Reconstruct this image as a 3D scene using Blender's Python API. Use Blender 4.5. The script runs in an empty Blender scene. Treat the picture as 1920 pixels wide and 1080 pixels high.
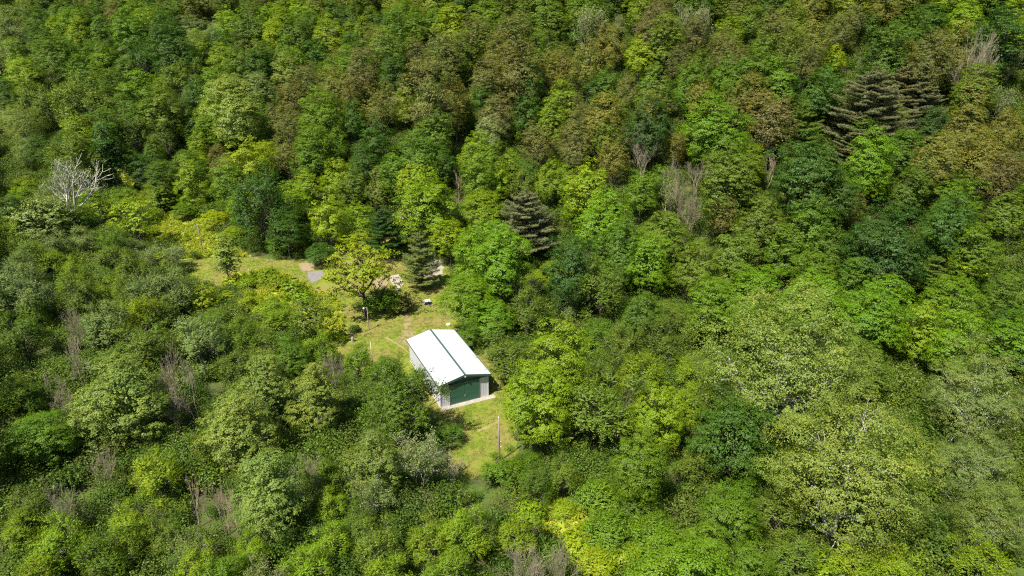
import bpy, math, random
import numpy as np

# ------------------------------------------------------------------ camera, sky, sun, exposure
scene = bpy.context.scene
COL = scene.collection
CAM_H, PITCH, FPX = 63.09, math.radians(24.34), 1280.0        # metres above the lawn, tilt, focal length in photo pixels
cam = bpy.data.cameras.new('camera'); cam.sensor_width = 36; cam.lens = 36 * FPX / 1920
cam.clip_start = 1; cam.clip_end = 3000
cam_o = bpy.data.objects.new('camera', cam); COL.objects.link(cam_o)
cam_o.location = (0, 0, CAM_H); cam_o.rotation_euler = (math.pi / 2 - PITCH, 0, 0)
scene.camera = cam_o
SUN_EL, SUN_AZ = math.radians(58), math.radians(-139)           # azimuth from +Y towards +X
world = bpy.data.worlds.new('World'); scene.world = world; world.use_nodes = True
wn = world.node_tree.nodes; wl = world.node_tree.links
sky = wn.new('ShaderNodeTexSky'); sky.sky_type = 'NISHITA'; sky.sun_disc = False
sky.sun_elevation = SUN_EL; sky.sun_rotation = SUN_AZ; sky.altitude = 300; sky.air_density = 1.0; sky.dust_density = 1.0
wn['Background'].inputs['Strength'].default_value = 0.085
wl.new(sky.outputs[0], wn['Background'].inputs['Color'])
sun = bpy.data.lights.new('sun', 'SUN'); sun.energy = 4.9; sun.angle = math.radians(0.53); sun.color = (1, 0.945, 0.84)
sun_o = bpy.data.objects.new('sun', sun); COL.objects.link(sun_o)
sun_o.rotation_euler = (math.pi / 2 - SUN_EL, 0, -SUN_AZ + math.pi)
vs = scene.view_settings
vs.view_transform = 'Standard'; vs.look = 'None'; vs.gamma = 1; vs.exposure = 1.08; vs.use_curve_mapping = False
scene.cycles.max_bounces = 6; scene.cycles.diffuse_bounces = 3; scene.cycles.transmission_bounces = 4
scene.cycles.use_denoising = False; scene.cycles.sample_clamp_indirect = 4; scene.cycles.filter_width = 1.15

# ------------------------------------------------------------------ terrain: flat valley floor, wooded hill beyond
TX = [-600, -260, -170, -120, -85, -60, -25, 5, 35, 60, 110, 200, 600]
TY = [300, 245, 218, 205, 196, 178, 158, 144, 134, 122, 106, 92, 60]
SX = [-600, -200, -100, -40, 20, 80, 600]
SS = [.24, .30, .36, .44, .48, .48, .46]
def seg_dist(x, y, a, b):
    ax, ay = a; bx, by = b; dx, dy = bx - ax, by - ay
    t = np.clip(((x - ax) * dx + (y - ay) * dy) / (dx * dx + dy * dy), 0, 1)
    return np.hypot(x - ax - t * dx, y - ay - t * dy)
def hgt(x, y):
    x = np.asarray(x, float); y = np.asarray(y, float)
    s = y - np.interp(x, TX, TY); k = 10.0
    r = np.where(s < 0, 0, np.where(s < k, s * s / (2 * k), s - k / 2))
    r = np.where(r > 150, 150 + (r - 150) * .3, r)
    z = r * np.interp(x, SX, SS)
    f = np.clip(r / 14, 0, 1)
    z = z + f * (1.6 * np.sin(x * .061 + .8) * np.cos(y * .047) + 1.1 * np.sin(x * .13 + y * .09))
    d = seg_dist(x, y, (-128, 205), (-46, 300)); z = z - f * 9 * np.exp(-(d / 17) ** 2)      # a hollow runs up the hill
    d = seg_dist(x, y, (-84, 196), (-14, 260)); z = z + f * 4 * np.exp(-(d / 20) ** 2)       # and a spur beside it
    return z
def h1(x, y): return float(hgt(x, y))
CP, SP = math.cos(PITCH), math.sin(PITCH)
def ray(px, py):
    a, b = (px - 960) / FPX, (540 - py) / FPX
    return np.array([a, CP + b * SP, -SP + b * CP])
def ground_at(px, py, z=0.0):
    d = ray(px, py); t = np.linspace(20, 900, 8000)
    g = CAM_H + d[2] * t - hgt(d[0] * t, d[1] * t) - z
    i = int(np.argmax(g <= 0)); i = i if g[i] <= 0 else len(t) - 1
    return np.array([d[0] * t[i], d[1] * t[i], CAM_H + d[2] * t[i]])
def pix(P):
    x, y, z = P[0], P[1], P[2] - CAM_H
    dep = y * CP - z * SP
    return 960 + FPX * x / dep, 540 - FPX * (y * SP + z * CP) / dep, dep

# ------------------------------------------------------------------ materials
def newmat(name):
    m = bpy.data.materials.new(name); m.use_nodes = True
    n = m.node_tree.nodes; l = m.node_tree.links
    for x in list(n):
        if x.type != 'OUTPUT_MATERIAL': n.remove(x)
    return m, n, l, n['Material Output']
def mixc(n, l, mode, fac, a, b):
    x = n.new('ShaderNodeMix'); x.data_type = 'RGBA'; x.blend_type = mode
    for k, v in ((0, fac), (6, a), (7, b)):
        if hasattr(v, 'links'): l.new(v, x.inputs[k])
        else: x.inputs[k].default_value = v
    return x.outputs[2]
def noise(n, l, vec, scale, detail=4, rough=.6):
    t = n.new('ShaderNodeTexNoise'); t.inputs['Scale'].default_value = scale; t.inputs['Detail'].default_value = detail
    t.inputs['Roughness'].default_value = rough; l.new(vec, t.inputs['Vector']); return t.outputs['Fac']
def leaf_material(name, ramp=None, trans=.30):
    m, n, l, out = newmat(name)
    oi = n.new('ShaderNodeObjectInfo')
    if ramp:
        cr = n.new('ShaderNodeValToRGB'); l.new(oi.outputs['Random'], cr.inputs[0]); cr.color_ramp.interpolation = 'LINEAR'
        while len(cr.color_ramp.elements) < len(ramp): cr.color_ramp.elements.new(.5)
        for i, c in enumerate(ramp):
            e = cr.color_ramp.elements[i]; e.position = i / (len(ramp) - 1); e.color = (*c, 1)
        base = cr.outputs[0]
    else: base = oi.outputs['Color']
    at = n.new('ShaderNodeAttribute'); at.attribute_name = 'leafv'       # per leaf: age and tilt of colour
    at2 = n.new('ShaderNodeAttribute'); at2.attribute_name = 'clumpv'    # per spray
    mr = n.new('ShaderNodeMapRange'); mr.inputs[3].default_value = .76; mr.inputs[4].default_value = 1.26
    l.new(at.outputs['Fac'], mr.inputs[0])
    c1 = mixc(n, l, 'MULTIPLY', 1.0, base, mr.outputs[0])
    warm = mixc(n, l, 'MULTIPLY', 1.0, c1, (1.17, 1.08, .78, 1))
    cool = mixc(n, l, 'MULTIPLY', 1.0, c1, (.84, .94, 1.0, 1))
    ge = n.new('ShaderNodeNewGeometry'); nz = noise(n, l, ge.outputs['Position'], .35, 2, .5)      # young and old foliage across a crown
    av = n.new('ShaderNodeMath'); av.operation = 'MULTIPLY_ADD'; av.use_clamp = True; l.new(nz, av.inputs[0]); av.inputs[1].default_value = 1.6
    sb = n.new('ShaderNodeMath'); sb.operation = 'MULTIPLY_ADD'; l.new(at2.outputs['Fac'], sb.inputs[0]); sb.inputs[1].default_value = .7; sb.inputs[2].default_value = -.65; l.new(sb.outputs[0], av.inputs[2])
    c2 = mixc(n, l, 'MIX', av.outputs[0], cool, warm)
    bd = n.new('ShaderNodeBsdfDiffuse'); l.new(c2, bd.inputs[0])
    tc = mixc(n, l, 'MULTIPLY', 1.0, c2, (1.35, 1.35, .6, 1))
    bt = n.new('ShaderNodeBsdfTranslucent'); l.new(tc, bt.inputs[0])
    mx = n.new('ShaderNodeMixShader'); mx.inputs[0].default_value = trans
    l.new(bd.outputs[0], mx.inputs[1]); l.new(bt.outputs[0], mx.inputs[2])
    gl = n.new('ShaderNodeBsdfGlossy'); gl.inputs['Roughness'].default_value = .5; gl.inputs[0].default_value = (1, .98, .9, 1)
    mg = n.new('ShaderNodeMixShader'); mg.inputs[0].default_value = .014
    l.new(mx.outputs[0], mg.inputs[1]); l.new(gl.outputs[0], mg.inputs[2])
    l.new(mg.outputs[0], out.inputs[0])
    return m
def ramp(n, l, fac, stops):
    cr = n.new('ShaderNodeValToRGB'); l.new(fac, cr.inputs[0])
    while len(cr.color_ramp.elements) < len(stops): cr.color_ramp.elements.new(.5)
    for e, (p, c) in zip(cr.color_ramp.elements, stops): e.position = p; e.color = (*c, 1)
    return cr.outputs[0]
def earth_material(name, layers, rough=.95, bump=.3, bscale=6):
    """layers: list of (noise scale, [(pos, colour)...]); later layers are mixed in by a further noise"""
    m, n, l, out = newmat(name)
    tc = n.new('ShaderNodeTexCoord'); vec = tc.outputs['Object']
    c = None
    for i, (sc, st) in enumerate(layers):
        r = ramp(n, l, noise(n, l, vec, sc), st)
        if c is None: c = r
        else:
            mk = ramp(n, l, noise(n, l, vec, sc * .23 + .05 * i, 5, .65), [(.42, (0, 0, 0)), (.6, (1, 1, 1))])
            c = mixc(n, l, 'MIX', mk, c, r)
    fine = ramp(n, l, noise(n, l, vec, 5.5, 6, .75), [(.3, (.72, .72, .72)), (.7, (1.25, 1.25, 1.25))])
    c = mixc(n, l, 'MULTIPLY', 1.0, c, fine)
    p = n.new('ShaderNodeBsdfPrincipled'); l.new(c, p.inputs['Base Color']); p.inputs['Roughness'].default_value = rough
    p.inputs['Specular IOR Level'].default_value = .15
    b = n.new('ShaderNodeBump'); b.inputs['Strength'].default_value = bump; b.inputs['Distance'].default_value = .15
    l.new(noise(n, l, vec, bscale, 5, .7), b.inputs['Height']); l.new(b.outputs[0], p.inputs['Normal'])
    l.new(p.outputs[0], out.inputs[0])
    return m
def paint_material(name, col, rough=.5, metal=0, var=.12, sc=1.5):
    m, n, l, out = newmat(name)
    tc = n.new('ShaderNodeTexCoord'); vec = tc.outputs['Object']
    v = ramp(n, l, noise(n, l, vec, sc, 6, .65), [(.3, (1 - var,) * 3), (.7, (1 + var * .4,) * 3)])
    c = mixc(n, l, 'MULTIPLY', 1.0, (*col, 1), v)
    p = n.new('ShaderNodeBsdfPrincipled'); l.new(c, p.inputs['Base Color']); p.inputs['Roughness'].default_value = rough
    p.inputs['Metallic'].default_value = metal; l.new(p.outputs[0], out.inputs[0])
    return m
def bark_material():
    m, n, l, out = newmat('bark')
    oi = n.new('ShaderNodeObjectInfo'); tc = n.new('ShaderNodeTexCoord')
    v = ramp(n, l, noise(n, l, tc.outputs['Object'], 2.2, 6, .7), [(.3, (.5, .48, .44)), (.65, (1.2, 1.2, 1.2))])
    c = mixc(n, l, 'MULTIPLY', 1.0, oi.outputs['Color'], v)
    p = n.new('ShaderNodeBsdfDiffuse'); l.new(c, p.inputs[0]); l.new(p.outputs[0], out.inputs[0])
    return m
LEAF = leaf_material('leaf')
NEEDLE = leaf_material('needle', None, .12)
BARK = bark_material()
SHRUB = leaf_material('undergrowth_leaf', [(.045, .09, .011), (.065, .118, .011), (.09, .145, .013), (.08, .105, .022), (.105, .155, .014)])  # dark shade-leaf greens, deepened so gaps between crowns look like shadow
WEED = leaf_material('weed_leaf', [(.22, .28, .012), (.30, .33, .012), (.17, .25, .015), (.30, .29, .03), (.2, .27, .012)])
GRASS = leaf_material('grass_blade', [(.16, .185, .024), (.11, .16, .017), (.185, .19, .034), (.145, .18, .02)])
FOREST_FLOOR = earth_material('forest_floor', [(.35, [(.3, (.045, .055, .018)), (.7, (.075, .07, .03))]), (.9, [(.35, (.05, .09, .015)), (.7, (.09, .13, .02))])])
LAWN = earth_material('lawn_grass', [(.22, [(.3, (.185, .205, .026)), (.7, (.14, .182, .020))]), (.5, [(.3, (.095, .145, .015)), (.7, (.172, .195, .023))]), (.11, [(.35, (.18, .155, .045)), (.7, (.205, .17, .052))])], bump=.5)
MEADOW = earth_material('meadow_weeds', [(.3, [(.3, (.20, .25, .02)), (.7, (.28, .30, .03))]), (.7, [(.3, (.14, .2, .02)), (.7, (.3, .3, .04))])], bump=.6)
DIRT = earth_material('bare_dirt', [(.6, [(.3, (.22, .165, .095)), (.7, (.29, .22, .13))]), (1.3, [(.3, (.17, .14, .06)), (.7, (.27, .21, .13))])])
PALE = earth_material('pale_gravel', [(.9, [(.3, (.26, .225, .175)), (.7, (.35, .305, .245))]), (2., [(.3, (.22, .19, .15)), (.7, (.36, .315, .26))])])
GRAVEL = earth_material('grey_gravel', [(1.2, [(.3, (.17, .155, .145)), (.7, (.22, .20, .185))]), (2.4, [(.3, (.12, .115, .10)), (.7, (.21, .19, .17))])])
CONCRETE = earth_material('concrete', [(.7, [(.3, (.27, .245, .2)), (.7, (.35, .32, .27))])], bump=.1)
ROOFW = paint_material('white_roof_metal', (.43, .435, .445), .5, 0, .10, .6)
WALLW = paint_material('white_wall_metal', (.47, .475, .49), .5, 0, .07, .9)
GREEN = paint_material('green_door_metal', (.030, .105, .066), .45, 0, .25, 1.2)
TRIM = paint_material('dark_green_trim', (.042, .088, .068), .5, 0, .2, 2)
TRIMG = paint_material('grey_green_trim', (.16, .19, .16), .55, 0, .2, 2)
WOOD = paint_material('weathered_wood', (.24, .19, .14), .9, 0, .45, 4)
WOODPALE = paint_material('pale_wood', (.40, .38, .26), .9, 0, .3, 4)
GREYBOX = paint_material('weathered_grey_board', (.50, .48, .46), .85, 0, .3, 5)
DARKIN = paint_material('dark_board', (.05, .045, .045), .9)
STEEL = paint_material('galvanised_steel', (.5, .52, .54), .45, .6, .15, 3)
LENS = paint_material('lamp_lens', (.7, .7, .66), .25)
BROWNB = paint_material('brown_boards', (.22, .16, .14), .9, 0, .35, 3)
STONE = paint_material('pale_stone', (.62, .58, .52), .9, 0, .3, 3)

# ------------------------------------------------------------------ mesh helpers
class MB:
    def __init__(s): s.v = []; s.f = []
    def quad_box(s, c, sx, sy, sz, rz=0):
        cr, sr = math.cos(rz), math.sin(rz); b = len(s.v)
        for dz in (-.5, .5):
            for dx, dy in ((-.5, -.5), (.5, -.5), (.5, .5), (-.5, .5)):
                x, y = dx * sx, dy * sy
                s.v.append((c[0] + x * cr - y * sr, c[1] + x * sr + y * cr, c[2] + dz * sz))
        s.f += [(b, b + 3, b + 2, b + 1), (b + 4, b + 5, b + 6, b + 7)]
        for i in range(4): j = (i + 1) % 4; s.f.append((b + i, b + j, b + 4 + j, b + 4 + i))
    def hexa(s, p):      # eight corners: bottom four ccw, top four
        b = len(s.v); s.v += [tuple(q) for q in p]
        s.f += [(b, b + 3, b + 2, b + 1), (b + 4, b + 5, b + 6, b + 7)]
        for i in range(4): j = (i + 1) % 4; s.f.append((b + i, b + j, b + 4 + j, b + 4 + i))
    def tube(s, pts, rad, n=6, cap=True):
        pts = [np.asarray(p, float) for p in pts]; b = len(s.v)
        up = np.array([.31, .17, .93])
        for i, p in enumerate(pts):
            t = pts[min(i + 1, len(pts) - 1)] - pts[max(i - 1, 0)]; t = t / (np.linalg.norm(t) + 1e-9)
            a = np.cross(t, up); 
            if np.linalg.norm(a) < .05: a = np.cross(t, (1, 0, 0))
            a /= np.linalg.norm(a); c = np.cross(t, a)
            for k in range(n):
                th = 2 * math.pi * k / n; q = p + rad[i] * (math.cos(th) * a + math.sin(th) * c); s.v.append(tuple(q))
        for i in range(len(pts) - 1):
            for k in range(n):
                k2 = (k + 1) % n; o = b + i * n
                s.f.append((o + k, o + k2, o + n + k2, o + n + k))
        if cap: s.f.append(tuple(b + (len(pts) - 1) * n + k for k in range(n)))
    def mesh(s, name, mat, smooth=False):
        me = bpy.data.meshes.new(name); me.from_pydata(s.v, [], s.f); me.materials.append(mat)
        if smooth: me.polygons.foreach_set('use_smooth', [True] * len(me.polygons))
        return me
def link(name, me, parent=None, loc=None):
    o = bpy.data.objects.new(name, me); COL.objects.link(o)
    if parent is not None: o.parent = parent
    if loc is not None: o.location = loc
    return o
def part(mb, name, mat, parent, smooth=False): return link(name, mb.mesh(name, mat, smooth), parent)
def tag(o, label=None, cat=None, group=None, kind=None):
    if label: o['label'] = label
    if cat: o['category'] = cat
    if group: o['group'] = group
    if kind: o['kind'] = kind
    return o
def empty(name, loc, rz=0):
    o = link(name, None, None, loc); o.rotation_euler = (0, 0, rz); return o

# ------------------------------------------------------------------ ground sheets
def grid_terrain():
    xs = np.concatenate([np.linspace(-600, -300, 40)[:-1], np.arange(-300, 301, 2.5), np.linspace(300, 600, 40)[1:]])
    ys = np.concatenate([np.arange(-60, 420, 2.5), np.linspace(420, 800, 50)])
    X, Y = np.meshgrid(xs, ys); Z = hgt(X, Y)
    v = np.stack([X.ravel(), Y.ravel(), Z.ravel()], 1); nx = len(xs); ny = len(ys)
    i = (np.arange(ny - 1)[:, None] * nx + np.arange(nx - 1)[None]).ravel()
    f = np.stack([i, i + 1, i + nx + 1, i + nx], 1)
    me = bpy.data.meshes.new('ground')
    me.vertices.add(len(v)); me.vertices.foreach_set('co', v.astype(np.float32).ravel())
    me.loops.add(f.size); me.loops.foreach_set('vertex_index', f.astype(np.int32).ravel())
    me.polygons.add(len(f)); me.polygons.foreach_set('loop_start', np.arange(0, f.size, 4, dtype=np.int32))
    me.polygons.foreach_set('use_smooth', [True] * len(f)); me.update(calc_edges=True); me.materials.append(FOREST_FLOOR)
    return link('ground', me)
tag(grid_terrain(), 'woodland floor rising from a flat valley to a hill', kind='structure')

def inside(x, y, poly):
    x = np.asarray(x, float); y = np.asarray(y, float); r = np.zeros(x.shape, bool); n = len(poly)
    for i in range(n):
        x1, y1 = poly[i][:2]; x2, y2 = poly[(i + 1) % n][:2]
        c = (y1 > y) != (y2 > y)
        with np.errstate(divide='ignore', invalid='ignore'):
            r ^= c & (x < (x2 - x1) * (y - y1) / (y2 - y1 + 1e-12) + x1)
    return r
def world_poly(pxs): return [tuple(ground_at(*p)[:2]) for p in pxs]
def ragged(poly, step, jit, rnd):
    out = []
    for i in range(len(poly)):
        a = np.array(poly[i]); b = np.array(poly[(i + 1) % len(poly)]); L = np.linalg.norm(b - a); n = max(1, int(L / step))
        nr = np.array([-(b - a)[1], (b - a)[0]]) / (L + 1e-9)
        for k in range(n): out.append(a + (b - a) * k / n + nr * rnd.uniform(-jit, jit) * (1 if k else .4))
    return out
BARE_P = []
def sheet(name, poly, dz, mat, label, jit=.3, step=.8, seed=1):
    if name not in ('lawn', 'meadow', 'worn_track'): BARE_P.append(poly)
    rnd = random.Random(seed); pts = ragged(poly, step, jit, rnd) if jit else [np.array(p) for p in poly]
    me = bpy.data.meshes.new(name)
    me.from_pydata([(p[0], p[1], h1(p[0], p[1]) + dz) for p in pts], [], [tuple(range(len(pts)))])
    me.materials.append(mat); me.update()
    if me.polygons[0].normal.z < 0: me.flip_normals()
    return tag(link(name, me), label, kind='structure')
LAWN_P = world_poly([(340, 492), (400, 482), (470, 482), (545, 488), (600, 484), (640, 470), (700, 448), (735, 440), (770, 452), (800, 485), (845, 500), (862, 560),
                     (880, 610), (905, 640), (935, 700), (965, 750), (968, 800), (970, 850), (930, 880), (885, 900), (850, 880), (830, 830), (820, 790), (770, 740), (720, 710), (660, 690), (620, 660),
                     (590, 600), (560, 560), (500, 535), (420, 540), (360, 530)])
MEAD_P = [world_poly([(262, 440), (300, 405), (345, 395), (395, 410), (420, 440), (470, 482), (400, 482), (345, 488), (290, 470)]),
          world_poly([(440, 512), (520, 505), (600, 545), (640, 570), (650, 640), (600, 640), (520, 590), (450, 560)]),
          world_poly([(985, 915), (1050, 930), (1110, 960), (1240, 1000), (1300, 1078), (1060, 1078), (1010, 1000)]),
          world_poly([(205, 322), (245, 310), (258, 350), (300, 392), (250, 395), (225, 355)])]
sheet('lawn', LAWN_P, .02, LAWN, 'mown yellow-green lawn around the white barn', .35)
MEAD_L = ['bright yellow-green rough meadow beyond the lawn', 'bright green overgrown patch at the far edge of the lawn', 'bright weedy opening in the near woods', 'pale green strip running back between the trees']
for i, p in enumerate(MEAD_P): sheet('meadow', p, .03 + .004 * i, MEADOW, MEAD_L[i], .6, 1.2, 5 + i)
sheet('gravel_patch', world_poly([(576, 511), (605, 507), (608, 522), (586, 531), (577, 522)]), .045, GRAVEL, 'small grey gravel patch on the lawn', .25, .6, 3)
sheet('bare_dirt', world_poly([(560, 494), (600, 490), (585, 507), (566, 510)]), .036, DIRT, 'tan bare dirt beside the grey gravel patch', .3, .6, 4)
sheet('bare_dirt', world_poly([(698, 528), (712, 518), (729, 524), (727, 536), (705, 540)]), .036, DIRT, 'pinkish bare dirt beside the pale pad', .3, .6, 5)
sheet('bare_dirt', world_poly([(778, 514), (800, 494), (824, 486), (832, 500), (830, 514), (806, 520)]), .036, PALE, 'pale pinkish gravel under the edge of the big bright green tree', .3, .6, 6)
sheet('driveway', world_poly([(722, 400), (736, 390), (750, 394), (780, 400), (790, 408), (770, 412), (738, 408)]), .05, PALE, 'pale gravel drive glimpsed between trees on the slope', .3, .8, 7)
sheet('bare_dirt', world_poly([(205, 300), (232, 300), (240, 325), (222, 332)]), .06, DIRT, 'tan dirt in front of the brown shed', .3, .8, 8)
WORN = earth_material('worn_grass', [(.4, [(.3, (.25, .20, .085)), (.7, (.2, .175, .06))]), (.8, [(.3, (.18, .165, .05)), (.7, (.28, .22, .11))])])
sheet('path', world_poly([(719, 632), (727, 633), (743, 642), (762, 656), (768, 664), (760, 658), (740, 645), (722, 636)]), .045, WORN, 'short pale path leading to the barn', .08, .4, 9)
sheet('path', world_poly([(894, 807), (912, 800), (934, 789), (936, 793), (915, 804), (897, 811)]), .045, WORN, 'faint worn path crossing the lawn in front of the barn', .08, .4, 10)
sheet('worn_track', world_poly([(745, 640), (760, 612), (752, 590), (760, 575), (772, 580), (770, 612), (778, 628), (768, 652)]), .028, WORN, 'worn straw-coloured track in the lawn behind the barn', .4, .7, 11)
sheet('bare_dirt', world_poly([(1868, 965), (1884, 955), (1892, 990), (1880, 1010), (1868, 990)]), .02, DIRT, 'shaded bare soil between the two pale trees', .2, .6, 12)

# ------------------------------------------------------------------ the barn
BX, BY, BYAW, BW, BL, EZ, RZ, OS, OF = -11.155, 101.64, .4372, 9.1, 17.1, 4.32, 5.40, .38, .43
barn = tag(empty('metal_barn', (BX, BY, .02), BYAW), 'white metal barn with low gable roof and green double doors on the lawn', 'barn')
hw, hl = BW / 2 - OS, BL / 2 - OF
sl = (RZ - EZ) / (BW / 2)
def rz_at(x): return RZ - sl * abs(x)
# local axes: +x right of the doors, -y the front
def roof_side(s):
    mb = MB(); x0, x1 = s * .10, s * BW / 2; y0, y1 = -BL / 2, BL / 2
    t = .06
    p = [(x0, y0, rz_at(x0) - t), (x1, y0, rz_at(x1) - t), (x1, y1, rz_at(x1) - t), (x0, y1, rz_at(x0) - t),
         (x0, y0, rz_at(x0)), (x1, y0, rz_at(x1)), (x1, y1, rz_at(x1)), (x0, y1, rz_at(x0))]
    mb.hexa(p if s > 0 else [p[i] for i in (1, 0, 3, 2, 5, 4, 7, 6)]); return mb
ribm = None
for s in (-1, 1):
    r = part(roof_side(s), 'roof_panel', ROOFW, barn)
    n = 22
    for i in range(n + 1):
        y = -BL / 2 + .06 + (BL - .12) * i / n
        if ribm is None:
            mb = MB(); L = BW / 2 - .1
            mb.hexa([(0, -.03, -.004), (L, -.03, -L * sl - .004), (L, .03, -L * sl - .004), (0, .03, -.004), (0, -.015, .03), (L, -.015, -L * sl + .03), (L, .015, -L * sl + .03), (0, .015, .03)])
            ribm = mb.mesh('roof_rib', ROOFW)
        o = link('roof_rib', ribm, r, (s * .1, y, rz_at(.1)))
        if s < 0: o.rotation_euler = (0, 0, math.pi)
mb = MB()
for s in (-1, 1):
    a = [(0, -BL / 2 - .02, RZ + .03), (s * .17, -BL / 2 - .02, rz_at(.17) + .035), (s * .17, BL / 2 + .02, rz_at(.17) + .035), (0, BL / 2 + .02, RZ + .03)]
    b_ = [(x, y, z + .03) for x, y, z in a]
    p = a + b_
    mb.hexa(p if s > 0 else [p[i] for i in (1, 0, 3, 2, 5, 4, 7, 6)])
part(mb, 'ridge_cap', TRIM, barn)
for s in (-1, 1):          # eave gutters
    mb = MB(); mb.quad_box((s * (BW / 2 + .05), 0, EZ - .10), .11, BL - .04, .14); part(mb, 'gutter', TRIM, barn)
for f in (-1, 1):          # rake trim on both gables
    for s in (-1, 1):
        mb = MB(); y = f * (BL / 2 + .03); x0, x1 = s * .01, s * (BW / 2 - .01); d0, d1 = .02, .36
        q = [(x0, y - .025, rz_at(x0) - d1), (x1, y - .025, rz_at(x1) - d1), (x1, y + .025, rz_at(x1) - d1), (x0, y + .025, rz_at(x0) - d1),
             (x0, y - .025, rz_at(x0) + d0), (x1, y - .025, rz_at(x1) + d0), (x1, y + .025, rz_at(x1) + d0), (x0, y + .025, rz_at(x0) + d0)]
        mb.hexa(q if s > 0 else [q[i] for i in (1, 0, 3, 2, 5, 4, 7, 6)]); part(mb, 'rake_trim', TRIM, barn)
DW, DH = 2.45, 3.75
def wall_prism(x0, x1, y0, y1, z0, ztop=None):
    mb = MB(); zt0 = rz_at(x0) - .07 if ztop is None else ztop; zt1 = rz_at(x1) - .07 if ztop is None else ztop
    mb.hexa([(x0, y0, z0), (x1, y0, z0), (x1, y1, z0), (x0, y1, z0), (x0, y0, zt0), (x1, y0, zt1), (x1, y1, zt1), (x0, y1, zt0)]); return mb
wt = .12
ribw = {}
def wall_ribs(parent, x0, x1, y, h, horizontal_axis, step=.3):
    n = int((x1 - x0) / step)
    key = (round(h, 2), horizontal_axis)
    if key not in ribw:
        m_ = MB(); m_.quad_box((0, 0, h / 2), .05, .04, h) if horizontal_axis == 'x' else m_.quad_box((0, 0, h / 2), .04, .05, h); ribw[key] = m_.mesh('wall_rib', WALLW)
    for i in range(n):
        t = x0 + (i + .5) * (x1 - x0) / n
        link('wall_rib', ribw[key], parent, (t, y, .12) if horizontal_axis == 'x' else (y, t, .12))
for s in (-1, 1):
    mb = wall_prism(s * hw - (wt if s > 0 else 0), s * hw + (0 if s > 0 else wt), -hl, hl, 0, EZ - .02); w = part(mb, 'side_wall', WALLW, barn)
    wall_ribs(w, -hl + .1, hl - .1, s * (hw - .004), EZ - .35, 'y', .45)
mb = MB()
for a, b_ in ((-hw + wt, 0), (0, hw - wt)):
    q = wall_prism(a, b_, hl - wt, hl, 0); o = len(mb.v); mb.v += q.v; mb.f += [tuple(i + o for i in f) for f in q.f]
part(mb, 'rear_wall', WALLW, barn)
for s in (-1, 1):
    a, b_ = (DW, hw - wt) if s > 0 else (-hw + wt, -DW)
    w = part(wall_prism(a, b_, -hl, -hl + wt, 0, DH), 'front_wall', WALLW, barn)
    wall_ribs(w, a, b_, -hl + .004, DH - .2, 'x', .28)
mb = MB()
for a, b_ in ((-hw + wt, 0), (0, hw - wt)):
    m_ = MB(); m_.hexa([(a, -hl, DH), (b_, -hl, DH), (b_, -hl + wt, DH), (a, -hl + wt, DH), (a, -hl, rz_at(a) - .07), (b_, -hl, rz_at(b_) - .07), (b_, -hl + wt, rz_at(b_) - .07), (a, -hl + wt, rz_at(a) - .07)])
    o = len(mb.v); mb.v += m_.v; mb.f += [tuple(i + o for i in f) for f in m_.f]
part(mb, 'gable_wall', TRIM, barn)
slat = MB(); slat.quad_box((0, 0, DH / 2 + .03), .335, .05, DH - .14); slatm = slat.mesh('door_slat', GREEN)
rib2 = MB(); rib2.quad_box((0, 0, DH / 2 + .03), .03, .035, DH - .2); rib2m = rib2.mesh('door_seam', GREEN)
for s in (-1, 1):
    mb = MB(); mb.quad_box((s * DW / 2, -hl - .02, DH / 2 + .02), DW - .03, .05, DH - .08); d = part(mb, 'door', GREEN, barn)
    for i in range(7):
        link('door_slat', slatm, d, (s * (.19 + i * .346), -hl - .06 - .006 * (i % 2), 0))
    for i in range(6): link('door_seam', rib2m, d, (s * (.36 + i * .346), -hl - .09, 0))
    m_ = MB(); m_.quad_box((s * .10, -hl - .13, 1.25), .04, .06, .3); part(m_, 'handle', STEEL, d)
for s in (-1, 1):
    mb = MB(); mb.quad_box((s * (DW + .06), -hl - .06, DH / 2), .14, .12, DH); part(mb, 'door_jamb', TRIM, barn)
mb = MB(); mb.quad_box((0, -hl - .10, DH + .06), DW * 2 + .5, .2, .16); part(mb, 'door_track', TRIM, barn)
for s in (-1, 1):
    for f in (-1, 1):
        mb = MB(); mb.quad_box((s * (hw - .02), f * (hl - .02), (EZ - .1) / 2), .16, .16, EZ - .14); part(mb, 'corner_trim', WALLW, barn)
mb = MB(); mb.quad_box((0, -BL / 2 - .12, RZ - .35), .28, .14, .2); g = part(mb, 'gable_lamp', STEEL, barn)
m_ = MB(); m_.quad_box((0, -BL / 2 - .20, RZ - .37), .18, .02, .12); part(m_, 'lens', LENS, g)
mb = MB(); mb.quad_box((0, 0, .05), hw * 2 + .25, hl * 2 + .25, .1); mb.quad_box((.5, -hl - .62, .03), hw * 2 + .9, .95, .06); part(mb, 'concrete_apron', CONCRETE, barn)

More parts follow.
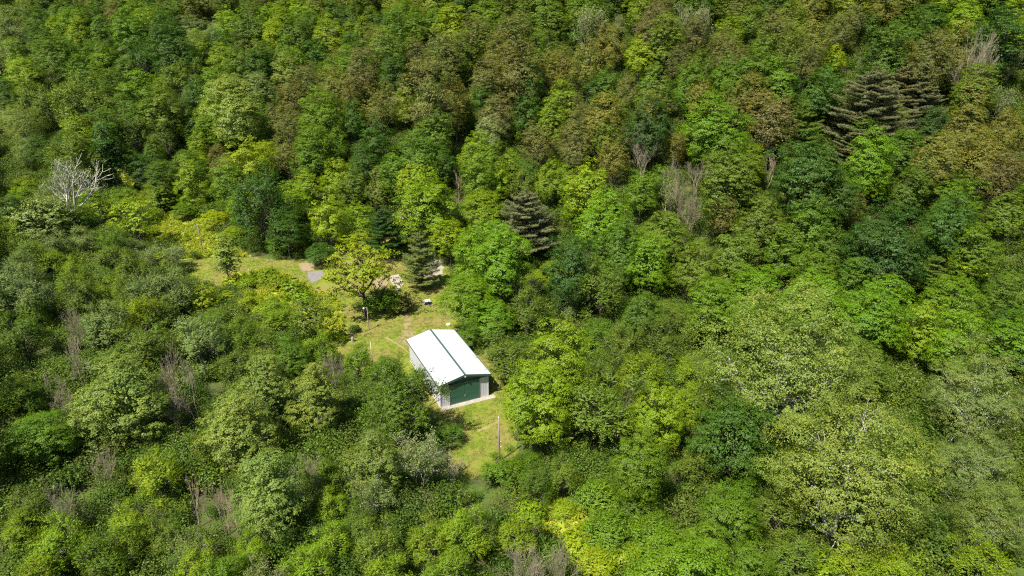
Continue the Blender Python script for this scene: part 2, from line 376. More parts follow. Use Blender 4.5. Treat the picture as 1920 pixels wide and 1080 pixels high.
# ------------------------------------------------------------------ poles and small things on the lawn
def top_height(base, py_top):
    z = np.linspace(0, 40, 4001); best = min(z, key=lambda q: abs(pix((base[0], base[1], base[2] + q))[1] - py_top)); return float(best)
def pole(px, py, py_top, r, mat, label, arm=None, lamp=False, steps=False, seed=0):
    b = ground_at(px, py); h = top_height(b, py_top); e = tag(empty('utility_pole' if not lamp else 'lamp_post', tuple(b)), label, 'pole' if not lamp else 'lamp post')
    mb = MB(); mb.tube([(0, 0, -.4), (0, 0, h * .5), (0, 0, h)], [r, r * .85, r * .68], 10); part(mb, 'pole_shaft', mat, e, True)
    mb = MB(); mb.tube([(0, 0, h), (0, 0, h + .07)], [r * .8, r * .4], 10); part(mb, 'cap', STEEL, e)
    if arm:
        mb = MB(); mb.quad_box((0, -.02, h - .55), arm, .11, .12, .5); a = part(mb, 'cross_arm', mat, e)
        for s in (-1, 1):
            m_ = MB(); cx, cy = s * arm * .42 * math.cos(.5), s * arm * .42 * math.sin(.5)
            m_.tube([(cx, cy, h - .49), (cx, cy, h - .40), (cx, cy, h - .36), (cx, cy, h - .3)], [.035, .06, .03, .05], 8); part(m_, 'insulator', STONE, a)
    if steps:
        mb = MB(); mb.quad_box((.16, 0, h * .62), .18, .14, .45); part(mb, 'meter_box', STEEL, e)
        for i in range(6):
            mb = MB(); z = h * .35 + i * .45; s = -1 if i % 2 else 1; mb.tube([(0, 0, z), (s * .32, 0, z + .02)], [.02, .02], 5); part(mb, 'step_bolt', STEEL, e)
    if lamp:
        mb = MB(); mb.tube([(0, 0, h - .2), (-.25, -.15, h + .1), (-.55, -.3, h + .12)], [.04, .04, .04], 6); a = part(mb, 'bracket', STEEL, e)
        mb = MB(); mb.tube([(-.55, -.3, h + .22), (-.55, -.3, h + .12), (-.55, -.3, h - .02)], [.1, .2, .26], 10); part(mb, 'lamp_head', STEEL, a)
        mb = MB(); mb.tube([(-.55, -.3, h - .02), (-.55, -.3, h - .2)], [.2, .12], 10); part(mb, 'lens', LENS, a)
    return e
pole(936, 866, 782, .17, WOOD, 'grey wooden utility pole at the lawn edge in front of the barn', None, steps=True)
pole(380, 472, 420, .15, WOOD, 'dark wooden utility pole standing in the bright meadow', 1.5)
pole(692, 619, 577, .11, WOOD, 'dark lamp post at the edge of the lawn under the open tree', lamp=True)
pole(699, 688, 641, .10, WOODPALE, 'pale slender pole between the barn and the lamp post', None)
# weathered box on a slab
b = ground_at(801, 570); e = tag(empty('storage_box', tuple(b + np.array([0, 0, .02])), .42), 'weathered grey box with slatted lid on a small slab in the lawn', 'box')
mb = MB(); mb.quad_box((.1, -.1, .03), 1.95, 1.75, .06); part(mb, 'slab', CONCRETE, e)
for s in (-1, 1):
    mb = MB(); mb.quad_box((s * .62, 0, .36), .05, 1.2, .6); part(mb, 'side_board', GREYBOX, e)
    mb = MB(); mb.quad_box((0, s * .6, .36), 1.19, .05, .6); part(mb, 'end_board', DARKIN if s < 0 else GREYBOX, e)
for i in range(6):
    mb = MB(); x = -.65 + i * .26; mb.quad_box((x, .03, .69 + .05 * math.cos(x * 1.6)), .235, 1.42, .05); part(mb, 'lid_slat', GREYBOX, e)
# pale pad, stone, stump
pp = [ground_at(*p) for p in ((729, 519), (748, 515), (758, 533), (745, 546), (733, 530))]; c = sum(pp) / 5
e = tag(empty('concrete_pad', tuple(c)), 'pale concrete pad on the lawn beside the small spruce', 'pad')
BARE_P.append([tuple(p[:2]) for p in pp]); v = [(p[0] - c[0], p[1] - c[1], z) for z in (.02, .14) for p in pp]; n5 = 5
me = bpy.data.meshes.new('pad_slab'); me.from_pydata(v, [], [(4, 3, 2, 1, 0), (5, 6, 7, 8, 9)] + [(i, (i + 1) % 5, 5 + (i + 1) % 5, 5 + i) for i in range(5)]); me.materials.append(PALE)
link('pad_slab', me, e)
rk = random.Random(8)
def boulder(px, py, r, label, mat=STONE, seed=0, flat=.5):
    import bmesh
    rr = random.Random(seed); bm = bmesh.new(); bmesh.ops.create_icosphere(bm, subdivisions=2, radius=1)
    ph = [rr.uniform(0, 6) for _ in range(6)]
    for q in bm.verts:
        d = 1 + .16 * math.sin(3 * q.co.x + ph[0]) + .14 * math.sin(4 * q.co.y + ph[1]) + .1 * math.sin(5 * q.co.z + ph[2]) + rr.uniform(-.06, .06)
        q.co = (q.co.x * d * r, q.co.y * d * r * .75, q.co.z * d * r * flat)
    me = bpy.data.meshes.new('stone'); bm.to_mesh(me); bm.free(); me.materials.append(mat)
    g = ground_at(px, py); o = link('stone', me, None, (g[0], g[1], g[2] + r * flat * .5)); o.rotation_euler = (0, 0, rr.uniform(0, 3)); return tag(o, label, 'stone')
boulder(841, 609, .55, 'small white stone on the lawn behind the barn', seed=1, flat=.35)
boulder(330, 284, 1.5, 'pale boulder among the trees beyond the strip meadow', seed=2)
boulder(737, 486, .5, 'small pale stone on the lawn before the little spruce', seed=3, flat=.3)
boulder(605, 372, 1.0, 'pale rock showing between yellow-green crowns on the slope', seed=4)
b = ground_at(661, 641); e = tag(empty('tree_stump', tuple(b)), 'reddish brown broken stump on the lawn beside the barn', 'stump')
mb = MB(); mb.tube([(0, 0, -.1), (.03, 0, .3), (.05, .02, .8), (.1, 0, 1.05)], [.45, .36, .33, .22], 9); part(mb, 'stump_wood', WOOD, e, True)
for i in range(4):
    a = i * 1.6; mb = MB(); mb.tube([(0, 0, .12), (.45 * math.cos(a), .45 * math.sin(a), .06), (.8 * math.cos(a), .8 * math.sin(a), -.05)], [.16, .11, .04], 6); part(mb, 'root', WOOD, e, True)
# brown shed at the back of the strip meadow
b = ground_at(219, 303); e = tag(empty('wooden_shed', tuple(b), -.5), 'small brown board shed in shade at the end of the strip meadow', 'shed')
bw = MB(); bw.quad_box((0, 0, 1.3), .27, .05, 2.6); bwm = bw.mesh('board', BROWNB)
mb = MB(); mb.quad_box((0, 1.5, 1.28), 4.9, 2.9, 2.5); w = part(mb, 'wall', BROWNB, e)
for i in range(18): link('board', bwm, w, (-2.4 + i * .282, -.02 - .012 * (i % 2), 0))
mb = MB(); mb.hexa([(-2.7, -.4, 2.62), (2.7, -.4, 2.62), (2.7, 3.3, 3.2), (-2.7, 3.3, 3.2), (-2.7, -.4, 2.72), (2.7, -.4, 2.72), (2.7, 3.3, 3.3), (-2.7, 3.3, 3.3)]); part(mb, 'roof', STEEL, e)

# ------------------------------------------------------------------ foliage: leaf faces spread through a crown
def unit(a): return a / (np.linalg.norm(a, axis=-1, keepdims=True) + 1e-9)
def sph(R, n): return unit(R.normal(size=(n, 3)))
class Leaves:
    def __init__(s): s.c = []; s.n = []; s.t = []; s.sz = []; s.asp = []; s.cv = []
    def add(s, c, n, t, sz, asp, cv):
        k = len(c); s.c.append(c); s.n.append(n); s.t.append(t); s.sz.append(np.broadcast_to(sz, (k,))); s.asp.append(np.broadcast_to(asp, (k,))); s.cv.append(np.broadcast_to(cv, (k,)))
    def arrays(s, R):
        c = np.concatenate(s.c); n = unit(np.concatenate(s.n)); t = np.concatenate(s.t); sz = np.concatenate(s.sz)[:, None]; asp = np.concatenate(s.asp)[:, None]; cv = np.concatenate(s.cv)
        t = unit(t - n * (t * n).sum(1, keepdims=True)); b = np.cross(n, t); k = len(c)
        p0 = c - t * sz * .5; p2 = c + t * sz * .5 - n * sz * .10
        m = c + t * sz * .06
        p1 = m + b * sz * asp * .5 - n * sz * .07; p3 = m - b * sz * asp * .5 - n * sz * .07
        v = np.stack([p0, p3, p2, p1], 1).reshape(-1, 3)
        return v, R.random(k), cv
def leaf_mesh(name, L, R, mat):
    v, lv, cv = L.arrays(R); k = len(lv)
    me = bpy.data.meshes.new(name)
    me.vertices.add(len(v)); me.vertices.foreach_set('co', v.astype(np.float32).ravel())
    me.loops.add(4 * k); me.loops.foreach_set('vertex_index', np.arange(4 * k, dtype=np.int32))
    me.polygons.add(k); me.polygons.foreach_set('loop_start', np.arange(0, 4 * k, 4, dtype=np.int32))
    me.update(calc_edges=True)
    for nm, val in (('leafv', lv), ('clumpv', cv)):
        a = me.attributes.new(nm, 'FLOAT', 'FACE'); a.data.foreach_set('value', val.astype(np.float32))
    me.materials.append(mat)
    return me
UP = np.array([0, 0, 1.])
def limb(mb, a, b, r0, r1, sag, R, n=5, sides=5):
    a = np.asarray(a, float); b = np.asarray(b, float); d = b - a; L = np.linalg.norm(d); pts = []; rad = []
    off = R.normal(size=3) * L * .05
    for i in range(n):
        t = i / (n - 1); p = a + d * t + off * math.sin(math.pi * t); p[2] -= sag * L * math.sin(math.pi * t)
        pts.append(p); rad.append(r0 + (r1 - r0) * t ** .8)
    mb.tube(pts, rad, sides, False)
def lobed(seed, w, T, cb, nl, lr, nsub, nleaf, ls, loose=0., flat=.8, inner=.12, shape='round', trunk_r=.2, limbs=14, asp=.62, volume=.15, mat=None):
    """crown of width w whose top is at T and bottom at cb: lobes > sprays > leaves"""
    R = np.random.default_rng(seed); L = Leaves(); mb = MB()
    hc = T - cb; ce = np.array([0, 0, cb + hc * (.46 if shape == 'round' else .42)])
    ph = R.uniform(0, 6.28, 6)
    i = np.arange(nl) + .5; zz = 1 - 2 * i / nl; th = i * 2.39996 + R.normal(size=nl) * .35
    d = np.stack([np.sqrt(1 - zz * zz) * np.cos(th), np.sqrt(1 - zz * zz) * np.sin(th), zz], 1) + R.normal(size=(nl, 3)) * .10
    d = unit(d); d = d[d[:, 2] > -.72]; k = len(d)
    bump = 1 + .13 * np.sin(3 * np.arctan2(d[:, 1], d[:, 0]) + ph[0]) + .10 * np.sin(2 * np.arctan2(d[:, 1], d[:, 0]) + 4 * d[:, 2] + ph[1]) + R.normal(size=k) * .07
    rad = np.where(R.random(k) < volume, R.uniform(.45, .8, k), R.uniform(.84, 1.0, k)) * bump
    ax = np.array([w / 2 - lr * .8, w / 2 - lr * .8, hc / 2 - lr * .6])
    if shape == 'ovoid':
        ax[2] *= 1.05
    lc = ce + d * ax * rad[:, None]
    if shape == 'ovoid':
        f = np.clip(1.08 - .75 * np.clip((lc[:, 2] - ce[2]) / (hc * .5), 0, 1) ** 1.5, .3, 1.1); lc[:, :2] *= f[:, None]
    if shape == 'layer':
        lev = np.round((lc[:, 2] - cb) / (hc / 4.2)) * (hc / 4.2) + cb; lc[:, 2] = lc[:, 2] * .4 + lev * .6
    if shape == 'multi':       # several leaders, each with its own dome
        nc = int(R.integers(2, 5)); a0 = R.uniform(0, 6.28); C = []; A = []
        for q in range(nc):
            an = a0 + q * 6.283 / nc + R.normal() * .35; rr = w * R.uniform(.13, .27) if q else w * .06
            tp = T if q == 0 else cb + hc * R.uniform(.62, .95); bt = cb + hc * R.uniform(0, .22); ra = w * (R.uniform(.28, .38) if q else .41)
            C.append((rr * math.cos(an), rr * math.sin(an), (tp + bt) / 2)); A.append((ra - lr * .45, ra - lr * .45, (tp - bt) / 2 - lr * .45))
        C = np.array(C); A = np.array(A); LC = []; 
        for q in range(nc):
            m = int(nl * 1.35 * (A[q][0] * A[q][2]) / (A[:, 0] * A[:, 2]).sum()) + 6; i = np.arange(m) + .5; zz = 1 - 1.75 * i / m; th = i * 2.39996 + R.normal(size=m) * .4
            dd = unit(np.stack([np.sqrt(np.maximum(0, 1 - zz * zz)) * np.cos(th), np.sqrt(np.maximum(0, 1 - zz * zz)) * np.sin(th), zz], 1) + R.normal(size=(m, 3)) * .12)
            p = C[q] + dd * A[q] * (R.uniform(.84, 1.06, m))[:, None]
            ins = np.zeros(m, bool)
            for o in range(nc):
                if o != q: ins |= (((p - C[o]) / A[o]) ** 2).sum(1) < .72
            LC.append(p[~ins])
        lc = np.concatenate(LC); k = len(lc)
    lrs = lr * R.uniform(.65, 1.3, k)
    out = unit(lc - ce + UP * .15 * hc)
    for j in range(k):
        g = unit(out[j] * .75 + UP * .55); m = int(nsub * R.uniform(.8, 1.2))
        dd = sph(R, m * 3); dd = dd[(dd @ g) > -.08 - .5 * loose][:m]
        sc = lc[j] + dd * lrs[j] * R.uniform(.72, 1.05 + .3 * loose, len(dd))[:, None] * np.array([1, 1, flat])
        lobe_c = R.uniform(.2, .8)
        for q in range(len(sc)):
            nn = int(nleaf * R.uniform(.7, 1.3)); sr = lrs[j] * R.uniform(.28, .42)
            e = sph(R, nn); e[:, 2] = np.abs(e[:, 2]) * .9 - .25
            pos = sc[q] + e * sr * R.uniform(.45, 1.05, nn)[:, None] * np.array([1, 1, .75])
            nr = dd[q] * .55 + e * .28 + UP * .18 + out[j] * .6 + R.normal(size=(nn, 3)) * (.25 + .2 * loose)
            L.add(pos, nr, R.normal(size=(nn, 3)) + e * .6, ls * R.uniform(.6, 1.3, nn), asp * R.uniform(.7, 1.2, nn), np.clip(lobe_c + R.normal() * .2, 0, 1))
    ni = int(sum(len(c) for c in L.c) * inner)
    if ni:
        e = sph(R, ni); pos = ce + e * ax * R.uniform(.25, .85, ni)[:, None]
        L.add(pos, UP * .6 + R.normal(size=(ni, 3)) * .6 + e * .4, R.normal(size=(ni, 3)), ls * 1.7, .8, .3)
    # trunk and limbs
    top = np.array([R.normal() * .2, R.normal() * .2, cb + hc * .62])
    pts = [np.array([0, 0, -.5])]; n = 7
    wob = R.normal(size=2) * w * .02
    for a in range(1, n + 1):
        t = a / n; pts.append(np.array([wob[0] * math.sin(3 * t), wob[1] * math.sin(3 * t + 1), top[2] * t]))
    mb.tube(pts, [trunk_r * (1.35 if a == 0 else 1) * (1 - .8 * (a / n)) for a in range(n + 1)], 8)
    idx = R.permutation(k)[:limbs]
    for j in idx:
        zt = min(max(cb * .75, lc[j][2] - np.linalg.norm(lc[j][:2]) * R.uniform(.6, 1.1)), top[2] * .97); f = 1 - .8 * zt / top[2]
        base = np.array([wob[0] * math.sin(3 * zt / top[2]), wob[1] * math.sin(3 * zt / top[2] + 1), zt])
        limb(mb, base, lc[j] - out[j] * lrs[j] * .25, trunk_r * f * .62 + .03, .03, R.uniform(-.02, .16), R)
        for _ in range(2):
            t = R.uniform(.45, .8); p = base + (lc[j] - base) * t
            limb(mb, p, p + (unit(sph(R, 1)[0] + out[j]) * lrs[j] * 1.3), trunk_r * f * .25 + .02, .015, 0, R, 4, 4)
    return leaf_mesh('crown', L, R, mat or LEAF), mb.mesh('trunk', BARK, True), w, T
def feathery(seed, w, T, cb, nl, lr, nspray, ls, trunk_r=.12, bare=.0):
    """small-leaved airy crown of arching sprays"""
    R = np.random.default_rng(seed); L = Leaves(); mb = MB()
    hc = T - cb; ce = np.array([0, 0, cb + hc * .4])
    i = np.arange(nl) + .5; zz = 1 - 1.55 * i / nl; th = i * 2.39996 + R.normal(size=nl) * .5
    d = unit(np.stack([np.sqrt(np.maximum(0, 1 - zz * zz)) * np.cos(th), np.sqrt(np.maximum(0, 1 - zz * zz)) * np.sin(th), zz], 1) + R.normal(size=(nl, 3)) * .15)
    ph = R.uniform(0, 6.28, 3)
    bump = 1 + .16 * np.sin(2 * np.arctan2(d[:, 1], d[:, 0]) + ph[0]) + .12 * np.sin(5 * np.arctan2(d[:, 1], d[:, 0]) + 6 * d[:, 2] + ph[1]) + R.normal(size=nl) * .15
    ax = np.array([w / 2 - lr * .8, w / 2 - lr * .8, hc * .55 - lr * .6]); lc = ce + d * ax * bump[:, None] * np.where(R.random(nl) < .25, .6, 1)[:, None]
    for j in range(nl):
        cvl = R.uniform(.2, .8); n = int(nspray * R.uniform(.75, 1.25)); o = unit(lc[j] - ce + UP * .3 * hc)
        dd = unit(sph(R, n) + o * .65 + UP * .25); st = lc[j] + dd * lr * R.uniform(.1, .75, n)[:, None]
        dr = unit(dd + o * .35 + UP * .55 + R.normal(size=(n, 3)) * .35); ln = R.uniform(.5, 1.3, n) * lr
        m = 9
        for q in range(m):
            t = (q + .5) / m; p = st + dr * (ln * t)[:, None]; p[:, 2] -= ln * .35 * t * t
            side = unit(np.cross(dr, UP) + 1e-4) * (1 if q % 2 else -1)
            L.add(p + side * ls * .3, UP * .35 + R.normal(size=(n, 3)) * .35 + dd * .6 + o * .35, side + dr * .6, ls * R.uniform(.7, 1.25, n), .42, np.clip(cvl + R.normal(size=n) * .15, 0, 1))
    pts = [np.array([0, 0, -.5]), np.array([R.normal() * .1, 0, cb]), np.array([R.normal() * .3, R.normal() * .3, cb + hc * .5])]
    mb.tube(pts, [trunk_r * 1.2, trunk_r, trunk_r * .35], 6)
    for j in range(nl):
        a = pts[1] * (1 - (t0 := R.uniform(0, .8))) + pts[2] * t0 - UP * cb * .25 * R.random()
        limb(mb, a, lc[j], trunk_r * .45, .02, R.uniform(-.08, .05), R, 5, 4)
        for _ in range(3):
            limb(mb, lc[j] * .7 + a * .3, lc[j] + unit(sph(R, 1)[0] + unit(lc[j] - ce)) * lr * R.uniform(.8, 1.25), .025, .01, 0, R, 3, 3)
    return leaf_mesh('crown', L, R, LEAF), mb.mesh('trunk', BARK, True), w, T
def conifer(seed, w, T, cb, tiers, ls, droop, dens, trunk_r, taper=1.0, gap=.0):
    R = np.random.default_rng(seed); L = Leaves(); mb = MB()
    mb.tube([(0, 0, -.5), (.05, 0, T * .5), (0, .05, T * .97)], [trunk_r, trunk_r * .6, .03], 7)
    for k in range(tiers):
        f = k / (tiers - 1); z = cb + (T - cb) * min(1, max(0, f + R.normal() * .02)) * .97; r = w / 2 * (1 - f ** taper) + w * .05
        nb = int(R.integers(6, 9)) if f < .9 else 4; a0 = R.uniform(0, 6.28)
        for b in range(nb):
            if R.random() < gap: continue
            a = a0 + b * 6.283 / nb + R.normal() * .15; rr = r * R.uniform(.72, 1.12); o = np.array([math.cos(a), math.sin(a), 0])
            p0 = np.array([0, 0, min(T * .97, max(cb * .8, z + R.normal() * (T - cb) / tiers * .9))]); rise = rr * R.uniform(.05, .25) - droop * rr
            tip = p0 + o * rr + UP * rise
            limb(mb, p0, tip, .05 * trunk_r / .25 + .015, .012, .05, R, 4, 4)
            n = max(6, int(dens * rr)); t = R.uniform(.22, 1.04, n); sd = np.cross(o, UP)
            wd = (.12 + .30 * np.sin(np.pi * np.clip(t, 0, 1)) ** .8) * rr * .62
            c = p0 + o * (rr * t)[:, None] + UP * (rise * t - .05 * rr * np.sin(math.pi * t))[:, None] + sd * (R.uniform(-1, 1, n) * wd)[:, None] + R.normal(size=(n, 3)) * np.array([.06, .06, .07])
            cv = np.clip(R.uniform(.25, .75), 0, 1)
            for q in range(5):
                dv = o * .8 + sd * R.uniform(-1, 1, (n, 1)) + UP * R.uniform(-.1, .6, (n, 1))
                L.add(c + R.normal(size=(n, 3)) * .07, UP + R.normal(size=(n, 3)) * .5, dv, ls * R.uniform(.7, 1.3, n), .15, cv)
    return leaf_mesh('crown', L, R, NEEDLE), mb.mesh('trunk', BARK, True), w, T
def bare(seed, w, T, stems=3, depth=5, twig=.014, spread=.42, tr=.12, leafy=0, first=.35):
    R = np.random.default_rng(seed); mb = MB(); tips = []
    def grow(p, d, L, r, lev):
        n = 4 if lev else 5; pts = [p]; q = p.copy(); dd = d.copy()
        for i in range(n):
            dd = unit(dd + R.normal(size=3) * .10 + UP * .05); q = q + dd * L / n; pts.append(q.copy())
        r1 = max(twig, r * .55); mb.tube(pts, [r + (r1 - r) * i / n for i in range(n + 1)], 6 if lev == 0 else (4 if lev < 3 else 3), False)
        if lev >= depth: tips.append((q, dd)); return
        kids = int(R.integers(3, 5)) if lev < 3 else int(R.integers(2, 4))
        for k in range(kids):
            t = R.uniform(first if lev == 0 else .3, 1.0); i = min(n - 1, int(t * n)); pp = pts[i] + (pts[i + 1] - pts[i]) * (t * n - i)
            nd = unit(dd + sph(R, 1)[0] * spread * 1.9 + UP * .12)
            grow(pp, nd, L * R.uniform(.48, .75), max(twig, r * .5), lev + 1)
    for s in range(stems):
        a = R.uniform(0, 6.28); lean = .0 if stems == 1 else R.uniform(.1, .4)
        grow(np.array([math.cos(a) * .25 * (stems > 1), math.sin(a) * .25 * (stems > 1), -.3]), unit(np.array([math.cos(a) * lean, math.sin(a) * lean, 1.])), T * R.uniform(.42, .55), tr * R.uniform(.7, 1.1), 0)
    v = np.array(mb.v); zt = v[:, 2].max(); rr = np.percentile(np.hypot(v[:, 0], v[:, 1]), 97)
    v[:, 2] *= T / zt; v[:, :2] *= (w / 2) / rr; mb.v = [tuple(q) for q in v]
    cr = None
    if leafy:
        Lv = Leaves(); P = np.array([t[0] for t in tips]); P[:, 2] *= T / zt; P[:, :2] *= (w / 2) / rr
        n = len(P)
        for q in range(leafy): Lv.add(P + R.normal(size=(n, 3)) * .28, UP * .7 + R.normal(size=(n, 3)) * .5, R.normal(size=(n, 3)), .26 * R.uniform(.6, 1.3, n), .5, R.random(n))
        cr = leaf_mesh('crown', Lv, R, LEAF)
    return cr, mb.mesh('trunk', BARK, True), w, T
PROTO = {
    'M': [lobed(100 + i, 12, 18 + (i % 3), 3.0, [84, 70][i % 2], 1.65, 19, 21, .24, flat=.9, trunk_r=.28, shape=['multi', 'round'][i % 2], inner=.06) for i in range(6)],
    'O': [lobed(200 + i, 12, 17.5, 3.2, [104, 90][i % 2], 1.35, 16, 16, .23, loose=.1, flat=.92, trunk_r=.28, asp=.5, shape=['multi', 'round'][i % 2], inner=.06) for i in range(5)],
    'F': [feathery(300 + i, 8, 7.6 + .5 * (i % 4), 1.2, 36, 1.35, 56, .22) for i in range(7)],
    'P': [lobed(400 + i, 9, 13.5, 1.2, 70, 1.12, 17, 24, .18, loose=.12, shape='ovoid', flat=.8, trunk_r=.16, inner=.12) for i in range(4)],
    'S': [lobed(500 + i, 20, 24, 2.2, 165, 2.0, 19, 20, .21, loose=.05, flat=.8, inner=.05, trunk_r=.5, limbs=22, volume=.2, asp=.7, shape='round') for i in range(3)],
    'C': [conifer(600 + i, 10, 15, 2.0, 26, .36, -.10, 44, .24, 2.0, .45) for i in range(4)],
    'U': [conifer(650, 4, 6.4, .3, 20, .26, .22, 60, .12, .95)],
    'D': [bare(700 + i, 7, 10, stems=[3, 4, 5, 2, 3][i], depth=5, tr=.1, spread=[.3, .35, .28, .4, .35][i]) for i in range(5)],
    'G': [bare(730 + i, 7, 9, stems=4, depth=5, tr=.09, leafy=3, spread=.34) for i in range(3)],
    'K': [bare(750 + i, 2.6, 9, stems=[2, 3][i], depth=3, tr=.13, spread=.22, first=.55, twig=.02) for i in range(2)],
    'W': [bare(771, 15, 13, stems=3, depth=4, tr=.34, spread=.5, twig=.03, leafy=8, first=.5)],
    'B': [feathery(800 + i, 5, 3.6, .5, 20, 1.2, 60, .22, .06) for i in range(2)] + [lobed(810 + i, 5, 3.8, .4, 34, .85, 11, 15, .25, loose=.3, trunk_r=.07, limbs=8) for i in range(3)],
    'Y': [lobed(850 + i, 11, 13, 3.2, 40, 1.45, 11, 15, .33, loose=.55, flat=.55, shape='layer', inner=.02, trunk_r=.2, limbs=30, volume=.45) for i in range(3)],
    'T': [lobed(880 + i, 5.5, 14, 2.8, 44, .95, 11, 15, .28, loose=.4, shape='ovoid', trunk_r=.14, limbs=14) for i in range(2)],
}
NAMES = {'M': ('broadleaf_tree', 'round-crowned tree'), 'O': ('oak_tree', 'tufted oak'), 'F': ('feathery_tree', 'feathery tree'), 'P': ('poplar_tree', 'egg-shaped tree'),
         'S': ('sycamore_tree', 'pale-limbed sycamore'), 'C': ('pine_tree', 'tiered pine'), 'U': ('spruce_tree', 'conical spruce'), 'D': ('bare_tree', 'leafless tree'),
         'G': ('sparse_tree', 'thin half-bare tree'), 'K': ('dead_snag', 'broken dead trunk'), 'W': ('white_limbed_tree', 'tree with big bare white limbs'), 'B': ('shrub', 'low shrub'), 'Y': ('open_crowned_tree', 'open layered tree'), 'T': ('slender_tree', 'tall slender tree')}
RATIO = {'M': 1.5, 'O': 1.45, 'F': 1.2, 'P': 1.6, 'S': 1.3, 'C': 1.5, 'U': 1.6, 'D': 1.75, 'G': 1.35, 'K': 3.0, 'W': 1.15, 'B': .75, 'Y': 1.15, 'T': 2.4}
COLS = {'br': (.152, .228, .008), 'yl': (.192, .255, .007), 'vg': (.104, .196, .007), 'gr': (.095, .168, .008), 'md': (.074, .135, .010), 'dk': (.048, .104, .010), 'bl': (.038, .086, .012), 'ol': (.104, .156, .014),
        'gy': (.130, .176, .044), 'bn': (.122, .128, .028), 'rb': (.140, .124, .036), 'gd': (.148, .148, .023), 'pl': (.150, .202, .034), 'tn': (.140, .142, .060), 'wt': (.20, .25, .075)}
CWORD = {'br': 'bright green', 'yl': 'yellow-green', 'gr': 'fresh green', 'vg': 'vivid green', 'md': 'mid-green', 'dk': 'dark green', 'bl': 'blackish green', 'ol': 'olive green', 'gy': 'greyish green', 'bn': 'brownish', 'rb': 'reddish brown',
         'gd': 'golden brown', 'pl': 'pale green', 'tn': 'tan', 'wt': 'silvery'}
DEFK = {'bn': 'O', 'rb': 'O', 'gd': 'O', 'gy': 'F', 'pl': 'P', 'tn': 'C', 'wt': 'S'}
